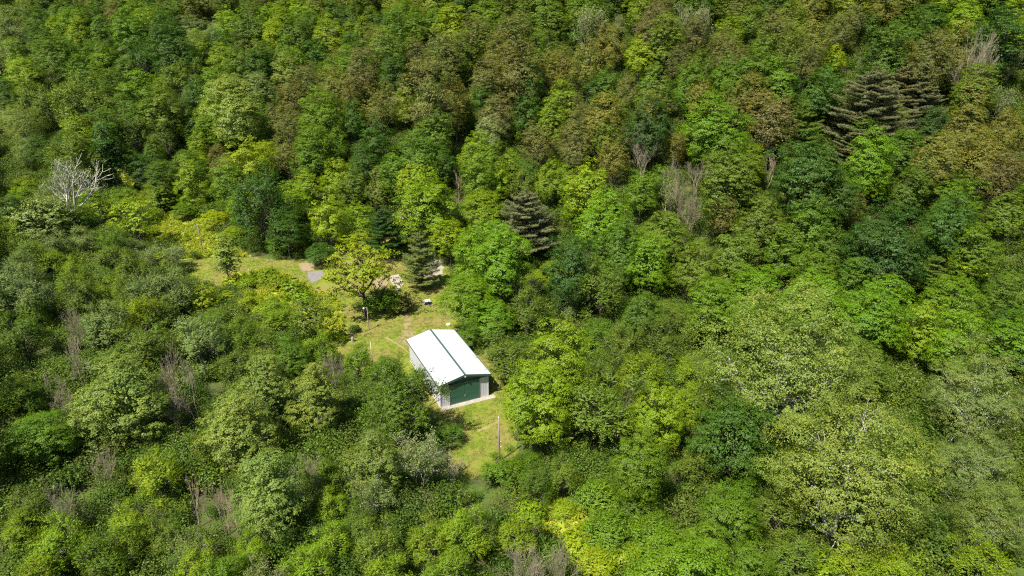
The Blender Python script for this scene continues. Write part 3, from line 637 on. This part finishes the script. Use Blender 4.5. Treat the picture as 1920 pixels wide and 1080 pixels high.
# ------------------------------------------------------------------ the trees: crown top (x, y) and crown width in a threefold enlarged photo tile, colour, kind
TILES = {
(0, 0): """60 10 160 ol F;60 100 180 gy;50 190 170 br;40 240 150 gy G;200 20 170 md;310 85 150 br;400 40 180 gr;200 110 180 dk;330 -5 160 md;480 -5 180 md;420 90 170 br;560 85 150 md;530 85 110 bn;620 -5 130 bn;
720 30 200 gr;800 10 160 br;690 90 160 md;760 110 150 dk;900 70 170 dk;940 130 230 dk;830 140 110 gd;1110 165 160 br;780 215 240 dk F;910 225 110 br;1000 230 150 ol;1000 340 230 ol F;570 240 170 gr;480 220 150 md;300 160 220 md;
230 200 180 gr;450 300 180 gr;560 290 150 br;690 300 160 md;760 365 240 gr;620 390 180 md;890 405 110 yl;120 320 200 br;20 420 150 dk;200 380 220 ol F;450 430 330 ol F;470 480 220 gy;150 460 220 ol F;250 520 220 ol F;550 550 250 ol F;
700 480 200 md;760 560 170 gr;880 460 250 ol;900 540 180 dk F;1010 560 130 gy;1100 420 160 dk;1190 330 200 gr;1240 240 150 br;1280 20 170 br;1220 130 160 dk;1260 200 120 gr;1190 150 130 gy;1370 130 130 bn;1400 10 200 md;1480 40 170 br;
1540 110 150 yl;1420 200 200 ol;1490 220 160 md;1330 260 180 md;1440 270 180 dk;1580 150 130 dk;1640 90 180 md;1700 70 160 ol;1840 80 200 br;1880 -5 130 md;1640 240 190 gr;1770 200 170 dk;1600 200 160 gr;
1600 305 190 pl M;1300 420 330 pl M;1440 400 200 gy M;1230 400 100 br;1180 530 200 br;1070 490 150 gy F;1310 540 220 gr;1640 430 200 bn;1730 330 180 bn;1860 360 200 gd;1380 590 140 rb;1520 570 150 bn;1450 540 150 md;1600 590 180 bn;1790 490 260 gr;
1140 620 180 gr;1240 610 170 gr;1060 600 150 md;1000 600 120 gy F;410 620 170 br;100 580 220 pl S;30 560 180 pl S;560 590 220 md;570 680 170 bl T;720 620 250 ol F;900 650 180 pl S;120 760 160 pl S;190 740 150 dk;380 750 330 ol F;850 770 130 md;
740 830 150 dk;880 900 170 md;1100 730 150 br;1370 750 300 yl;1480 790 180 yl;1230 820 150 bn;1050 870 220 br P;1250 870 250 gr;1440 940 380 dk F 1.4;1700 830 150 gr;1740 700 240 gr;1720 960 150 br;1890 890 200 br;1600 760 200 bn;1880 720 150 gr;
1790 830 150 md;290 845 420 gy W""",
(640, 0): """60 10 130 md;170 30 110 gr;110 90 120 br;40 110 110 br;310 10 200 md;420 50 150 gr;620 -5 200 yl;540 40 130 gr;60 150 170 dk;250 140 230 ol;60 220 180 gr;400 170 180 ol;420 230 170 rb;110 260 220 rb;750 50 230 bn;580 130 260 bn;690 160 200 ol O;
830 90 200 ol O;900 80 170 ol;980 10 260 bn;900 170 210 gd;1180 -5 170 ol;1080 100 180 gr;1270 85 70 yl;1010 90 130 ol O;1330 90 130 dk;1440 30 250 gy G;1480 120 170 gd;1560 80 120 gy G;1670 -5 130 br;1770 10 260 rb;1830 70 250 ol;1690 200 190 yl;
1150 160 220 ol O;1000 200 320 bn;1240 240 230 gd;1400 190 260 gd;1540 140 180 gd;1870 150 180 ol;1900 250 180 bn;280 280 200 dk;180 340 120 gr;480 320 360 bn;560 250 150 gr;620 260 170 ol;830 310 230 bn;690 370 120 gr F;940 370 130 br;1070 345 200 dk;
1310 345 180 pl S;1250 410 240 br P;1500 360 200 md;1440 400 180 dk;1620 430 170 bn;1780 360 230 ol;210 440 230 gd;345 495 150 yl;640 450 240 gd;800 430 180 dk;40 400 170 bn;30 490 150 bn;500 450 180 ol;520 590 260 md;180 650 240 dk;60 560 160 dk;
700 550 150 dk;870 520 220 rb;1050 500 220 dk;840 600 220 wt;940 600 160 wt;1030 620 130 br;1200 540 200 br;1180 600 160 gr;1320 500 180 bn;1490 530 260 gd;1350 600 230 bn;1750 490 230 gd;1740 540 280 bl;1570 560 180 ol O;1500 640 220 ol O;1600 700 150 bn;
1110 660 230 bn;1330 680 220 bn;1540 750 220 gd;1720 700 200 tn D;1890 740 150 gd;1210 740 130 pl;760 740 200 br;840 770 200 gr;430 740 260 md;300 820 230 gr;130 800 200 dk;580 830 170 dk;950 830 150 br;1060 880 160 md;880 910 170 br;430 880 220 yl;
470 950 360 br;770 850 240 gr;1180 900 180 br;1400 880 300 yl;1260 930 160 br;1020 960 200 ol F;1700 940 220 gr;200 920 180 pl;60 930 200 ol;1810 930 150 gr;1900 880 170 tn D;1850 1010 180 pl G;650 950 60 tn K""",
(1280, 0): """60 10 220 gy G;140 20 120 tn D;280 60 170 br;60 100 180 bn;400 20 160 ol O;250 140 230 bn;550 10 240 bn;640 -5 180 ol O;760 60 230 gd;640 120 240 ol O;900 90 170 bn;970 30 160 bn;1080 50 130 md;1200 90 300 md;1000 -5 120 gr;1300 20 230 md;
1430 10 180 dk;1620 -5 180 br;1560 90 300 gd;1830 -5 330 bl;1150 170 240 dk;480 130 220 ol;290 210 230 bn;870 250 120 yl;720 230 200 bn;1280 230 180 gd;1430 180 300 bn;420 270 280 gr;560 290 260 gr;100 280 200 ol;380 330 250 md;270 310 200 gr;
820 330 260 dk;60 360 200 gr;600 400 190 dk;110 430 200 gd;420 415 260 gd;540 490 310 rb;300 480 220 bn;190 525 330 vg;430 500 150 md;740 510 150 dk;1070 280 150 tn G;1100 370 430 tn C 1.05;1270 360 260 tn C 1.2;1490 310 180 ol C;1380 430 240 tn C 1.2;1720 150 300 tn D;
1880 200 160 tn D;1700 350 260 ol;1650 430 220 gd;1800 450 200 gy G;690 560 240 ol C;1000 620 220 tn C;1230 590 130 gr;1440 590 180 bl;1640 590 280 gd;1850 590 260 gd;1310 600 150 tn C;60 700 150 gd;250 670 270 md;740 720 400 bl;1100 690 330 vg;
1020 660 180 md;1270 720 200 md;1450 750 300 gd;1750 700 300 gd;1840 830 260 rb;290 790 350 ol;400 800 200 br;90 840 160 tn D;1080 840 220 br;1330 900 260 md;1600 950 300 gr;740 960 260 ol;900 900 300 dk;20 960 180 tn D;500 850 80 tn K""",
(0, 360): """40 0 200 dk;200 60 330 gy B;60 140 200 br F;430 60 130 md;550 10 180 yl Y;730 0 280 yl Y;885 -40 130 ol T;850 200 90 yl B .5;1020 60 170 gr;1190 100 160 yl M .7;1600 100 230 dk;1560 260 130 gr B;1310 200 130 br M .75;1790 290 150 dk M .8;
1830 10 220 yl;1240 225 140 pl T 2.3;130 260 250 ol F;280 220 200 gy;250 310 200 br F;350 340 150 br F;60 350 250 gy;400 400 230 br F;110 430 350 gy;420 490 260 ol F;600 290 200 ol F;450 200 180 gy;620 210 200 gr F;720 260 170 gy F .8;720 330 250 ol F;
830 300 200 gy G .8;930 330 160 br F .8;980 300 180 gy G .8;800 450 300 gy;940 440 300 gy;600 480 220 br F;560 420 180 ol F;700 510 230 ol F;860 520 220 gy;960 520 230 gy;760 590 260 yl F;560 620 300 gy;910 600 200 ol F;40 520 180 dk F;150 590 220 gr F;
80 700 280 md F;340 640 200 tn D;380 780 250 tn D;500 700 200 ol F;780 740 330 ol F;1090 700 330 gy;1110 500 230 yl Y .95;1300 470 120 yl B .6;1390 480 110 br B .6;1500 430 140 br B .7;1560 470 120 yl B .6;1640 500 150 br B .7;1400 570 170 yl F .75;1540 600 190 br F .75;1560 660 230 br F .8;1480 640 150 yl B .6;1270 560 120 yl B .6;1700 560 130 br B .6;1340 720 220 gr F;
1490 800 300 ol F;1740 560 300 ol Y;1620 820 200 gr;1780 800 250 br F;1300 880 220 ol F;1460 890 360 pl P 1.5;1750 945 330 pl P 1.5;620 900 500 pl P 1.2;880 880 250 tn D;1040 950 250 tn D;1860 900 160 tn D;250 1000 150 tn D;60 1040 200 gr F""",
(640, 360): """80 50 200 br;230 80 220 bl C 1.4;325 268 95 bl U;100 200 260 yl Y;430 40 300 yl;380 150 200 br Y;440 210 200 gy C 1.75;96 235 480 yl Y 1.05;220 560 220 gr B .5;330 590 150 rb B .6;600 140 250 br;900 130 400 vg;760 200 300 vg;700 480 280 vg M 1.2;860 600 230 vg M 1.1;720 730 180 md M .9;1040 -20 330 tn C 1.25;1310 -10 170 br;
1500 0 330 vg;1600 150 300 md;1750 200 300 vg;1290 220 350 bl;1060 430 150 tn D;1470 400 350 ol F;1050 550 300 ol F;1270 550 200 gy;1240 690 420 br M 1.6;1110 960 400 br M 1.4;925 800 300 ol F;1450 720 220 gr F;1600 750 300 ol F;1780 700 280 ol F;1700 560 250 md;
1850 600 200 ol;1700 900 300 br F;1850 820 200 ol F;1500 880 250 ol F;90 870 200 gr F;260 920 240 gr F;990 420 80 tn K;70 750 70 md B""",  # rb shrub by the pad is added for the open tree's purple-brown shade
(1280, 360): """60 -20 180 tn D;260 10 220 bn;480 20 300 ol;750 10 330 md;980 0 150 gd;1200 30 450 bl;1550 20 300 dk;1700 150 300 gr;1850 10 200 ol;320 165 330 ol;90 280 260 ol;600 190 250 gr;850 200 250 md;1000 220 200 dk;770 280 280 gr;1010 360 260 md;
1200 440 330 vg;1100 520 350 vg;1430 350 200 ol C;1650 275 260 yl Y;1560 470 330 vg;1400 600 300 br;1600 650 350 vg;1850 450 260 md;1860 620 200 dk;650 480 960 pl S 1.2;1050 850 300 ol M 1.3;1740 850 500 gy S 1.4;120 600 200 gr;60 700 200 ol F;
80 930 250 br F;200 480 300 gr""",
(0, 720): """80 -20 250 gr F;180 160 340 gr M 1.1;330 0 150 tn D;950 60 150 tn D;570 350 180 tn D;1290 20 450 pl P 1.3;1470 370 440 pl P 1.45;340 520 250 tn D;1040 490 100 tn K 4;1130 560 80 tn K 4.2;1190 540 80 tn K 4;1230 550 90 tn K 4.2;1290 575 110 tn K 3.8;1720 380 200 tn D;850 400 300 br F;
130 620 300 ol F;350 640 250 gy;700 700 330 br F;300 780 400 br F;100 750 250 br F;560 850 350 gr F;900 780 250 ol F;1000 850 250 ol G;560 1000 150 tn D;1100 920 300 br F;1400 880 250 br F;1850 800 250 br F;1800 420 250 gr F;1850 600 200 br F;
1250 980 300 gr F;1500 1000 300 ol G;1700 960 300 br F;200 950 300 br F""",
(640, 720): """340 -120 500 md F;590 190 240 md F .8;170 240 320 pl P;430 260 300 gy G;620 380 150 tn D;150 520 250 gy G;910 410 290 gr F .75;1050 400 200 gr F .75;1100 470 250 md F;1250 430 250 ol F;1480 -40 480 ol F;1700 250 380 gr;1800 0 320 br;1250 640 200 yl B .6;
1450 580 260 gr B .7;1650 580 300 gr F .8;1330 850 220 yl B .6;1600 900 240 yl B .55;1800 950 240 yl B .55;1450 960 220 yl B .55;1050 680 200 br B .7;700 720 350 br F;480 780 300 br F;200 800 350 ol F;800 760 250 ol F;1080 860 380 tn D 1.1;1000 900 260 tn D;1230 890 240 tn D;100 700 250 ol F;1000 760 260 br F;
600 950 300 br F;250 980 300 br F;1500 760 280 gr B;1750 780 260 gr B""",
(1280, 720): """330 50 480 dk M 1.25;80 0 250 br F;100 350 280 ol F;300 550 330 gr;550 600 330 ol F;600 400 280 ol F;150 770 330 gr;80 870 220 br;1040 40 900 pl S 1.25;1720 270 420 gy S;1820 560 400 pl S;1000 920 350 br F;1250 950 350 br F;650 870 300 ol F;
1700 900 300 br F;400 880 300 gr;900 980 300 br B""",
}
BARKC = {'S': (.42, .40, .34), 'D': (.34, .30, .20), 'G': (.34, .31, .215), 'K': (.43, .33, .235), 'W': (.42, .40, .33), 'F': (.14, .12, .095), 'P': (.26, .24, .20), 'C': (.11, .085, .065), 'U': (.1, .08, .06), 'Y': (.07, .06, .05), 'T': (.15, .13, .11)}
LAND = [(840, 680, 'the white barn'), (592, 518, 'the grey gravel patch'), (936, 820, 'the utility pole before the barn'), (375, 445, 'the dark meadow pole'), (743, 530, 'the pale concrete pad'),
        (125, 340, 'the bare white limbs'), (1650, 190, 'the big tan pine'), (1500, 640, 'the huge pale sycamore'), (1214, 280, 'the grey leafless tree'), (1300, 370, 'the grey dead stand'), (1060, 680, 'the yellow-green tree by the barn'),
        (985, 420, 'the tan pine'), (500, 950, 'the pale egg-shaped tree'), (1390, 810, 'the dark domed tree'), (1010, 1040, 'the bare grey thicket'), (920, 500, 'the big fresh green tree'), (480, 350, 'the dark feathery dome'),
        (1830, 480, 'the open yellow tree'), (1850, 130, 'the bare grey hillside trees'), (420, 480, 'the slender pale tree'), (930, 230, 'the silvery tree'), (760, 200, 'the narrow yellow-green tree'), (575, 115, 'the pale green dome on the spur'),
        (1580, 480, 'the blackish green crowd'), (200, 730, 'the pale leafy dome'), (400, 1010, 'the broken dead trunks'), (1630, 880, 'the white-stemmed sycamore'), (1700, 30, 'the golden oaks on the crest'), (1180, 80, 'the yellow tree on the crest'),
        (300, 60, 'the bright crowns on the far hill'), (880, 40, 'the brown oaks on the crest'), (100, 130, 'the bright tree at the hill foot'), (60, 560, 'the grey-green thicket')]
GROUPS = {'M': 'round-crowned trees of the wood', 'O': 'brown-tinged oaks on the hill', 'F': 'feathery small-leaved trees', 'P': 'upright pale trees', 'S': 'sycamores', 'C': 'pines', 'D': 'leafless trees', 'G': 'half-bare trees', 'K': 'dead trunks', 'B': 'shrubs around the openings', 'Y': 'open layered trees', 'T': 'slender trees'}
ORD = ['first', 'second', 'third', 'fourth', 'fifth', 'sixth', 'seventh', 'eighth', 'ninth', 'tenth', 'eleventh', 'twelfth', 'thirteenth', 'fourteenth', 'fifteenth', 'sixteenth', 'seventeenth', 'eighteenth']
rt = random.Random(11)
trees = []
OX, OY = None, None
for (ox, oy), txt in TILES.items():
    for ent in txt.replace('\n', '').split(';'):
        a = ent.split()
        if len(a) < 4: continue
        x, y, w, c = ox + float(a[0]) / 3, oy + float(a[1]) / 3, float(a[2]) / 3, a[3]
        k = a[4] if len(a) > 4 else DEFK.get(c, 'M'); ra = float(a[5]) if len(a) > 5 else RATIO[k]
        d = ray(x, y); t = np.arange(35, 700, .25); P = d[None] * t[:, None]; g = hgt(P[:, 0], P[:, 1])
        wm = w * t / FPX * (1.1 if k in 'MO' else .93 if k == 'F' else 1.04); T = np.clip(ra * wm, 1.0, 30)
        hit = np.nonzero(CAM_H + P[:, 2] - g <= T)[0]
        if not len(hit): continue
        i = hit[0]
        while len(a) <= 5 and ra > .6 and any(inside([P[i, 0]], [P[i, 1]], q)[0] for q in [LAWN_P] + MEAD_P[:2]):      # base stays out of the openings
            ra -= .08; T = np.clip(ra * wm, 1.0, 30); i = np.nonzero(CAM_H + P[:, 2] - g <= T)[0][0]
        trees.append(dict(fix=len(a) > 5, k=k, c=c, px=x, py=y, w=float(wm[i]), T=float(T[i]), loc=(P[i, 0], P[i, 1], g[i]), d=float(t[i])))
# keep every tree off the barn
for t in trees:
    dx, dy = t['loc'][0] - BX, t['loc'][1] - BY; u = dx * math.cos(BYAW) + dy * math.sin(BYAW); v = -dx * math.sin(BYAW) + dy * math.cos(BYAW)
    t['near_barn'] = max(abs(u) - BW / 2, abs(v) - BL / 2)
trees = [t for t in trees if t['near_barn'] > .8]
# neighbouring crowns make room for each other
big = [t for t in trees if t['k'] in 'MOSPF']
for t in big: t['f'] = 1.0
for i, a in enumerate(big):
    for b in big[i + 1:]:
        d = math.hypot(a['loc'][0] - b['loc'][0], a['loc'][1] - b['loc'][1]); lim = .44 * (a['w'] + b['w'])
        if d < lim:
            f = max(.86, d / lim)
            for q in (a, b):
                if q['w'] < 15 and not q['fix']: q['f'] = min(q['f'], f if q['w'] < 1.35 * min(a['w'], b['w']) else max(.9, f))
for t in big: t['w'] *= t['f']
# understorey trees fill the remaining gaps in the wood, taking after their neighbours
def clearings(x, y):
    r = bool(inside([x], [y], LAWN_P)[0])
    for p in MEAD_P: r = r or bool(inside([x], [y], p)[0])
    return r
rf = random.Random(21); fill = []
cand = [(x + rf.uniform(-2.5, 2.5), y + rf.uniform(-2.5, 2.5)) for y in np.arange(46, 400, 6.5) for x in np.arange(-300, 300, 6.5)]
for x, y in cand:
    z = h1(x, y); px, py, dep = pix((x, y, z + 7))
    if not (-40 < px < 1960 and -15 < py < 1150) or dep < 40 or clearings(x, y): continue
    if min(math.hypot(x - q[0], y - q[1]) for q in LAWN_P) < 5: continue
    nb = sorted(trees + fill, key=lambda q: (q['loc'][0] - x) ** 2 + (q['loc'][1] - y) ** 2)[:2]; d = math.hypot(nb[0]['loc'][0] - x, nb[0]['loc'][1] - y)
    if d < nb[0]['w'] * .52 + 4.6: continue
    src = nb[rf.randrange(2)]; k = src['k'] if src['k'] in 'MOF' else ('M' if y > np.interp(x, TX, TY) else 'F')
    w = min(12, max(5, d * 1.25)) if k != 'F' else min(8, max(4.5, d * 1.15))
    T = w * (1.25 if k != 'F' else .65); c = src['c'] if src['c'] not in ('tn', 'wt', 'yl', 'pl') else rf.choice(['ol', 'md', 'gr', 'br'])
    q = pix((x, y, z + T)); fill.append(dict(fill=True, k=k, c=c, px=q[0], py=q[1], w=w, T=T, loc=(x, y, z), d=q[2]))
print('filled', len(fill)); trees += fill
for t in trees:
    dx, dy = t['loc'][0] - BX, t['loc'][1] - BY; u = dx * math.cos(BYAW) + dy * math.sin(BYAW); v = -dx * math.sin(BYAW) + dy * math.cos(BYAW)
    t['near_barn'] = max(abs(u) - BW / 2, abs(v) - BL / 2)
trees = [t for t in trees if t['near_barn'] > .8]
VIEW = [(936, 800), (880, 845), (900, 870), (860, 800), (590, 520), (575, 500), (440, 488), (375, 490), (500, 492), (340, 430), (400, 462), (330, 455), (700, 640), (740, 600), (650, 610), (800, 560), (743, 530), (925, 745), (890, 790), (805, 500), (1040, 945), (230, 330), (610, 540), (640, 590)]
for t in trees:
    for _ in range(12):
        hit = False
        for vx, vy in VIEW:
            px, py, dep = pix((t['loc'][0], t['loc'][1], t['loc'][2] + t['T'] * .55)); hwp = t['w'] * .5 * FPX / dep; hh = t['T'] * .47 * FPX / dep * .9
            if ((vx - px) / hwp) ** 2 + ((vy - py) / hh) ** 2 < 1 and dep < pix(ground_at(vx, vy))[2] - 1 and t['w'] < 12 and t['k'] not in 'YPCST': hit = True; break
        if not hit: break
        t['T'] *= .9; t['w'] *= .95
trees = [t for t in trees if t['T'] > .9]
# labels: colour and form, then order from the closest landmark
byl = {}
for t in trees:
    cy = t['py'] + t['w'] * FPX / t['d'] * .4
    l = min(LAND, key=lambda q: math.hypot(q[0] - t['px'], (q[1] - cy) * 1.2)); dx, dy = t['px'] - l[0], cy - l[1]; ds = math.hypot(dx, dy)
    if ds < 30: dr = 'at'
    elif abs(dx) > 1.6 * abs(dy): dr = 'left of' if dx < 0 else 'right of'
    elif abs(dy) > 1.6 * abs(dx): dr = 'beyond' if dy < 0 else 'in front of'
    else: dr = ('beyond and ' if dy < 0 else 'below and ') + ('left of' if dx < 0 else 'right of')
    cw = 'grey' if t['k'] in 'DK' else CWORD[t['c']]
    byl.setdefault((cw, 'low tree' if t.get('fill') and t['k'] == 'M' else NAMES[t['k']][1], dr, l[2]), []).append((ds, t))
for (cw, form, dr, ln), lst in byl.items():
    lst.sort(key=lambda q: q[0])
    for i, (ds, t) in enumerate(lst):
        t['label'] = (ORD[min(i, 17)] + ' ' if len(lst) > 1 else '') + cw + ' ' + form + ' ' + dr + ' ' + ln
def place(t):
    k = t['k']; lst = PROTO[k]; cr, tr, w0, T0 = lst[rt.randrange(len(lst))]
    fl = t.get('fill') and k == 'M'; e = empty('understorey_tree' if fl else NAMES[k][0], tuple(t['loc']), rt.uniform(0, 6.28)); e.scale = (t['w'] / w0, t['w'] / w0, t['T'] / T0)
    tag(e, t['label'], 'shrub' if k == 'B' else 'tree', 'low round trees between the taller ones' if fl else GROUPS.get(k))
    if cr is not None:
        o = link('crown', cr, e); c = COLS[t['c']]; j = rt.uniform(.86, 1.16); h = rt.uniform(-.07, .07)
        o.color = (c[0] * j * (1 + h), c[1] * j, c[2] * j * (1 - h), 1)
    o = link('trunk', tr, e); b = BARKC.get(k, (.11, .095, .075)); j = rt.uniform(.8, 1.2); o.color = (b[0] * j, b[1] * j, b[2] * j, 1)
for t in trees: place(t)
from collections import Counter
print('trees', len(trees), Counter(t['k'] for t in trees))

# ------------------------------------------------------------------ ground cover nobody could count
def scatter(name, protos, pts, scl, var, mat, label):
    """one object: loose points carry instances of the small clump meshes it also holds"""
    V = []; LOOP = []; PV = []; FV = []; LV = []; CV = []; off = 0
    for k, me in enumerate(protos):
        n = len(me.vertices); co = np.empty(n * 3, np.float32); me.vertices.foreach_get('co', co); V.append(co.reshape(-1, 3))
        m = len(me.polygons); li = np.empty(4 * m, np.int32); me.loops.foreach_get('vertex_index', li); LOOP.append(li + off); off += n
        PV.append(np.full(n, k)); 
        for A, nm in ((LV, 'leafv'), (CV, 'clumpv')):
            q = np.empty(m, np.float32); me.attributes[nm].data.foreach_get('value', q); A.append(q)
    nproto = off; V.append(pts.astype(np.float32)); v = np.concatenate(V); lp = np.concatenate(LOOP); nf = len(lp) // 4
    me = bpy.data.meshes.new(name); me.vertices.add(len(v)); me.vertices.foreach_set('co', v.ravel())
    me.loops.add(len(lp)); me.loops.foreach_set('vertex_index', lp.astype(np.int32)); me.polygons.add(nf); me.polygons.foreach_set('loop_start', np.arange(0, 4 * nf, 4, dtype=np.int32)); me.update(calc_edges=True)
    for nm, val in (('leafv', np.concatenate(LV)), ('clumpv', np.concatenate(CV))):
        a = me.attributes.new(nm, 'FLOAT', 'FACE'); a.data.foreach_set('value', val)
    pv = np.concatenate(PV + [var]).astype(np.float32); ip = np.zeros(len(v), np.float32); ip[nproto:] = 1; sc = np.ones(len(v), np.float32); sc[nproto:] = scl
    R = np.random.default_rng(5); ro = np.zeros(len(v), np.float32); ro[nproto:] = R.uniform(0, 6.28, len(pts))
    for nm, val in (('pv', pv), ('ispt', ip), ('sc', sc), ('ro', ro)):
        a = me.attributes.new(nm, 'FLOAT', 'POINT'); a.data.foreach_set('value', val.astype(np.float32))
    me.materials.append(mat); o = link(name, me); tag(o, label, kind='stuff')
    ng = bpy.data.node_groups.new(name, 'GeometryNodeTree'); ng.interface.new_socket('Geometry', in_out='INPUT', socket_type='NodeSocketGeometry'); ng.interface.new_socket('Geometry', in_out='OUTPUT', socket_type='NodeSocketGeometry')
    N, K = ng.nodes, ng.links; gi = N.new('NodeGroupInput'); go = N.new('NodeGroupOutput'); jn = N.new('GeometryNodeJoinGeometry')
    def attr(nm):
        a = N.new('GeometryNodeInputNamedAttribute'); a.data_type = 'FLOAT'; a.inputs['Name'].default_value = nm; return a.outputs[0]
    def cmp(a, val):
        c = N.new('FunctionNodeCompare'); c.data_type = 'FLOAT'; c.operation = 'EQUAL'; K.new(a, c.inputs[0]); c.inputs[1].default_value = val; c.inputs['Epsilon'].default_value = .1; return c.outputs[0]
    def both(a, b):
        c = N.new('FunctionNodeBooleanMath'); c.operation = 'AND'; K.new(a, c.inputs[0]); K.new(b, c.inputs[1]); return c.outputs[0]
    def sep(sel):
        s = N.new('GeometryNodeSeparateGeometry'); s.domain = 'POINT'; K.new(gi.outputs[0], s.inputs[0]); K.new(sel, s.inputs[1]); return s.outputs[0]
    for k in range(len(protos)):
        g = sep(both(cmp(attr('ispt'), 0), cmp(attr('pv'), k))); p = sep(both(cmp(attr('ispt'), 1), cmp(attr('pv'), k)))
        i = N.new('GeometryNodeInstanceOnPoints'); K.new(p, i.inputs['Points']); K.new(g, i.inputs['Instance'])
        cx = N.new('ShaderNodeCombineXYZ'); K.new(attr('ro'), cx.inputs[2]); K.new(cx.outputs[0], i.inputs['Rotation']); K.new(attr('sc'), i.inputs['Scale']); K.new(i.outputs[0], jn.inputs[0])
    K.new(jn.outputs[0], go.inputs[0]); md = o.modifiers.new('scatter', 'NODES'); md.node_group = ng
    return o
def clump(seed, w, h, n, ls, asp, upright=.0, mat=SHRUB, lob=9):
    R = np.random.default_rng(seed); L = Leaves(); lc = np.stack([R.normal(size=lob) * w * .22, R.normal(size=lob) * w * .22, R.uniform(.3, .75, lob) * h], 1)
    for j in range(lob):
        m = n // lob; e = sph(R, m); p = lc[j] + e * np.array([w * .26, w * .26, h * .28]) * R.uniform(.5, 1.05, m)[:, None]; p[:, 2] = np.maximum(p[:, 2], .05)
        L.add(p, UP * .6 + e * .5 + R.normal(size=(m, 3)) * .45, R.normal(size=(m, 3)) + UP * upright, ls * R.uniform(.6, 1.3, m), asp, R.uniform(.2, .8))
    return leaf_mesh('clump', L, R, mat)
def tuft(seed, w, h, n, wd, mat):
    R = np.random.default_rng(seed); L = Leaves(); a = R.uniform(0, 6.28, n); r = np.sqrt(R.random(n)) * w / 2; o = np.stack([np.cos(a), np.sin(a), np.zeros(n)], 1)
    hh = h * R.uniform(.5, 1.1, n); c = o * r[:, None]; c[:, 2] = hh * .42
    L.add(c, o + R.normal(size=(n, 3)) * .4, UP + o * .5 + R.normal(size=(n, 3)) * .3, hh, wd / h, R.random(n)); return leaf_mesh('tuft', L, R, mat)
RG = np.random.default_rng(77)
def frustum_pts(n, ymin, ymax, margin=90):
    y = np.sqrt(RG.uniform(ymin ** 2, ymax ** 2, n)); x = RG.uniform(-1, 1, n) * (.80 * y + 12); return x, y
tx = np.array([t['loc'][0] for t in trees]); ty = np.array([t['loc'][1] for t in trees])
def clear(x, y):
    r = inside(x, y, LAWN_P)
    for p in MEAD_P: r |= inside(x, y, p)
    return r
# undergrowth everywhere in the wood
x, y = frustum_pts(17000, 38, 300); keep = ~clear(x, y); x, y = x[keep], y[keep]
gap = np.full(len(x), 99.)
for i in range(0, len(x), 500): gap[i:i + 500] = np.hypot(x[i:i + 500, None] - tx, y[i:i + 500, None] - ty).min(1)
s = RG.uniform(.7, 1.5, len(x)) * np.clip(.75 + gap / 9, .8, 1.7)
dl = np.array([min(np.hypot(x[i] - q[0], y[i] - q[1]) for q in LAWN_P) for i in range(len(x))]); s *= np.clip(.35 + dl / 12, .4, 1)
P = np.stack([x, y, hgt(x, y) - .1], 1)
dxb, dyb = x - BX, y - BY; ub = dxb * math.cos(BYAW) + dyb * math.sin(BYAW); vb = -dxb * math.sin(BYAW) + dyb * math.cos(BYAW)
ok = np.maximum(np.abs(ub) - BW / 2, np.abs(vb) - BL / 2) > 1.6; P, s = P[ok], s[ok]
scatter('undergrowth', [clump(900 + i, 3.2, 2.3, 1100, .19, .55, lob=16) for i in range(4)], P, s, RG.integers(0, 4, len(P)), SHRUB, 'dense shrubs and saplings covering the woodland floor')
# tall weeds in the meadows
def poly_pts(poly, dens):
    p = np.array(poly); a, b = p.min(0), p.max(0); n = int((b[0] - a[0]) * (b[1] - a[1]) * dens); x = RG.uniform(a[0], b[0], n); y = RG.uniform(a[1], b[1], n); k = inside(x, y, poly); return x[k], y[k]
X, Y = zip(*[poly_pts(p, 1.6) for p in MEAD_P]); x = np.concatenate(X); y = np.concatenate(Y)
scatter('tall_weeds', [clump(920 + i, 1.3, .7, 90, .26, .45, 1.2, WEED, 5) for i in range(3)], np.stack([x, y, hgt(x, y)], 1), RG.uniform(.5, 1.5, len(x)), RG.integers(0, 3, len(x)), WEED, 'tall yellow-green weeds filling the rough meadows')
x, y = poly_pts(LAWN_P, 6.0)
dxb, dyb = x - BX, y - BY; ub = dxb * math.cos(BYAW) + dyb * math.sin(BYAW); vb = -dxb * math.sin(BYAW) + dyb * math.cos(BYAW); ok = np.maximum(np.abs(ub) - BW / 2, np.abs(vb) - BL / 2 - .6) > .3
for p in BARE_P: ok &= ~inside(x, y, p)
x, y = x[ok], y[ok]
scatter('lawn_grass', [tuft(940 + i, .55, .16, 16, .035, GRASS) for i in range(3)], np.stack([x, y, hgt(x, y) + .015], 1), RG.uniform(.5, 1.4, len(x)), RG.integers(0, 3, len(x)), GRASS, 'short grass blades of the lawn')
# the wood goes on past the edges of the view
WOODS = leaf_material('far_wood_leaf', [COLS['md'], COLS['bn'], COLS['gr'], COLS['ol'], COLS['dk'], COLS['gd'], COLS['br']])
gx, gy = np.meshgrid(np.arange(-330, 331, 9.5), np.arange(30, 430, 9.5)); x = gx.ravel() + RG.uniform(-3, 3, gx.size); y = gy.ravel() + RG.uniform(-3, 3, gx.size); z = hgt(x, y)
ppx, ppy, dep = pix((x, y, z + 15)); hwid = 7 * FPX / np.maximum(dep, 5)
outv = (ppx < -hwid) | (ppx > 1920 + hwid) | (ppy < -12) | (pix((x, y, z))[1] > 1450)
k = outv & (np.hypot(x, y) > 45) & (np.abs(x) < y * 1.25 + 60); x, y, z = x[k], y[k], z[k]
scatter('far_wood', [PROTO['M'][0][0], PROTO['O'][0][0], PROTO['M'][3][0]], np.stack([x, y, z], 1), RG.uniform(.75, 1.15, len(x)), RG.integers(0, 3, len(x)), WOODS, 'wooded hillside continuing beyond the individual trees')
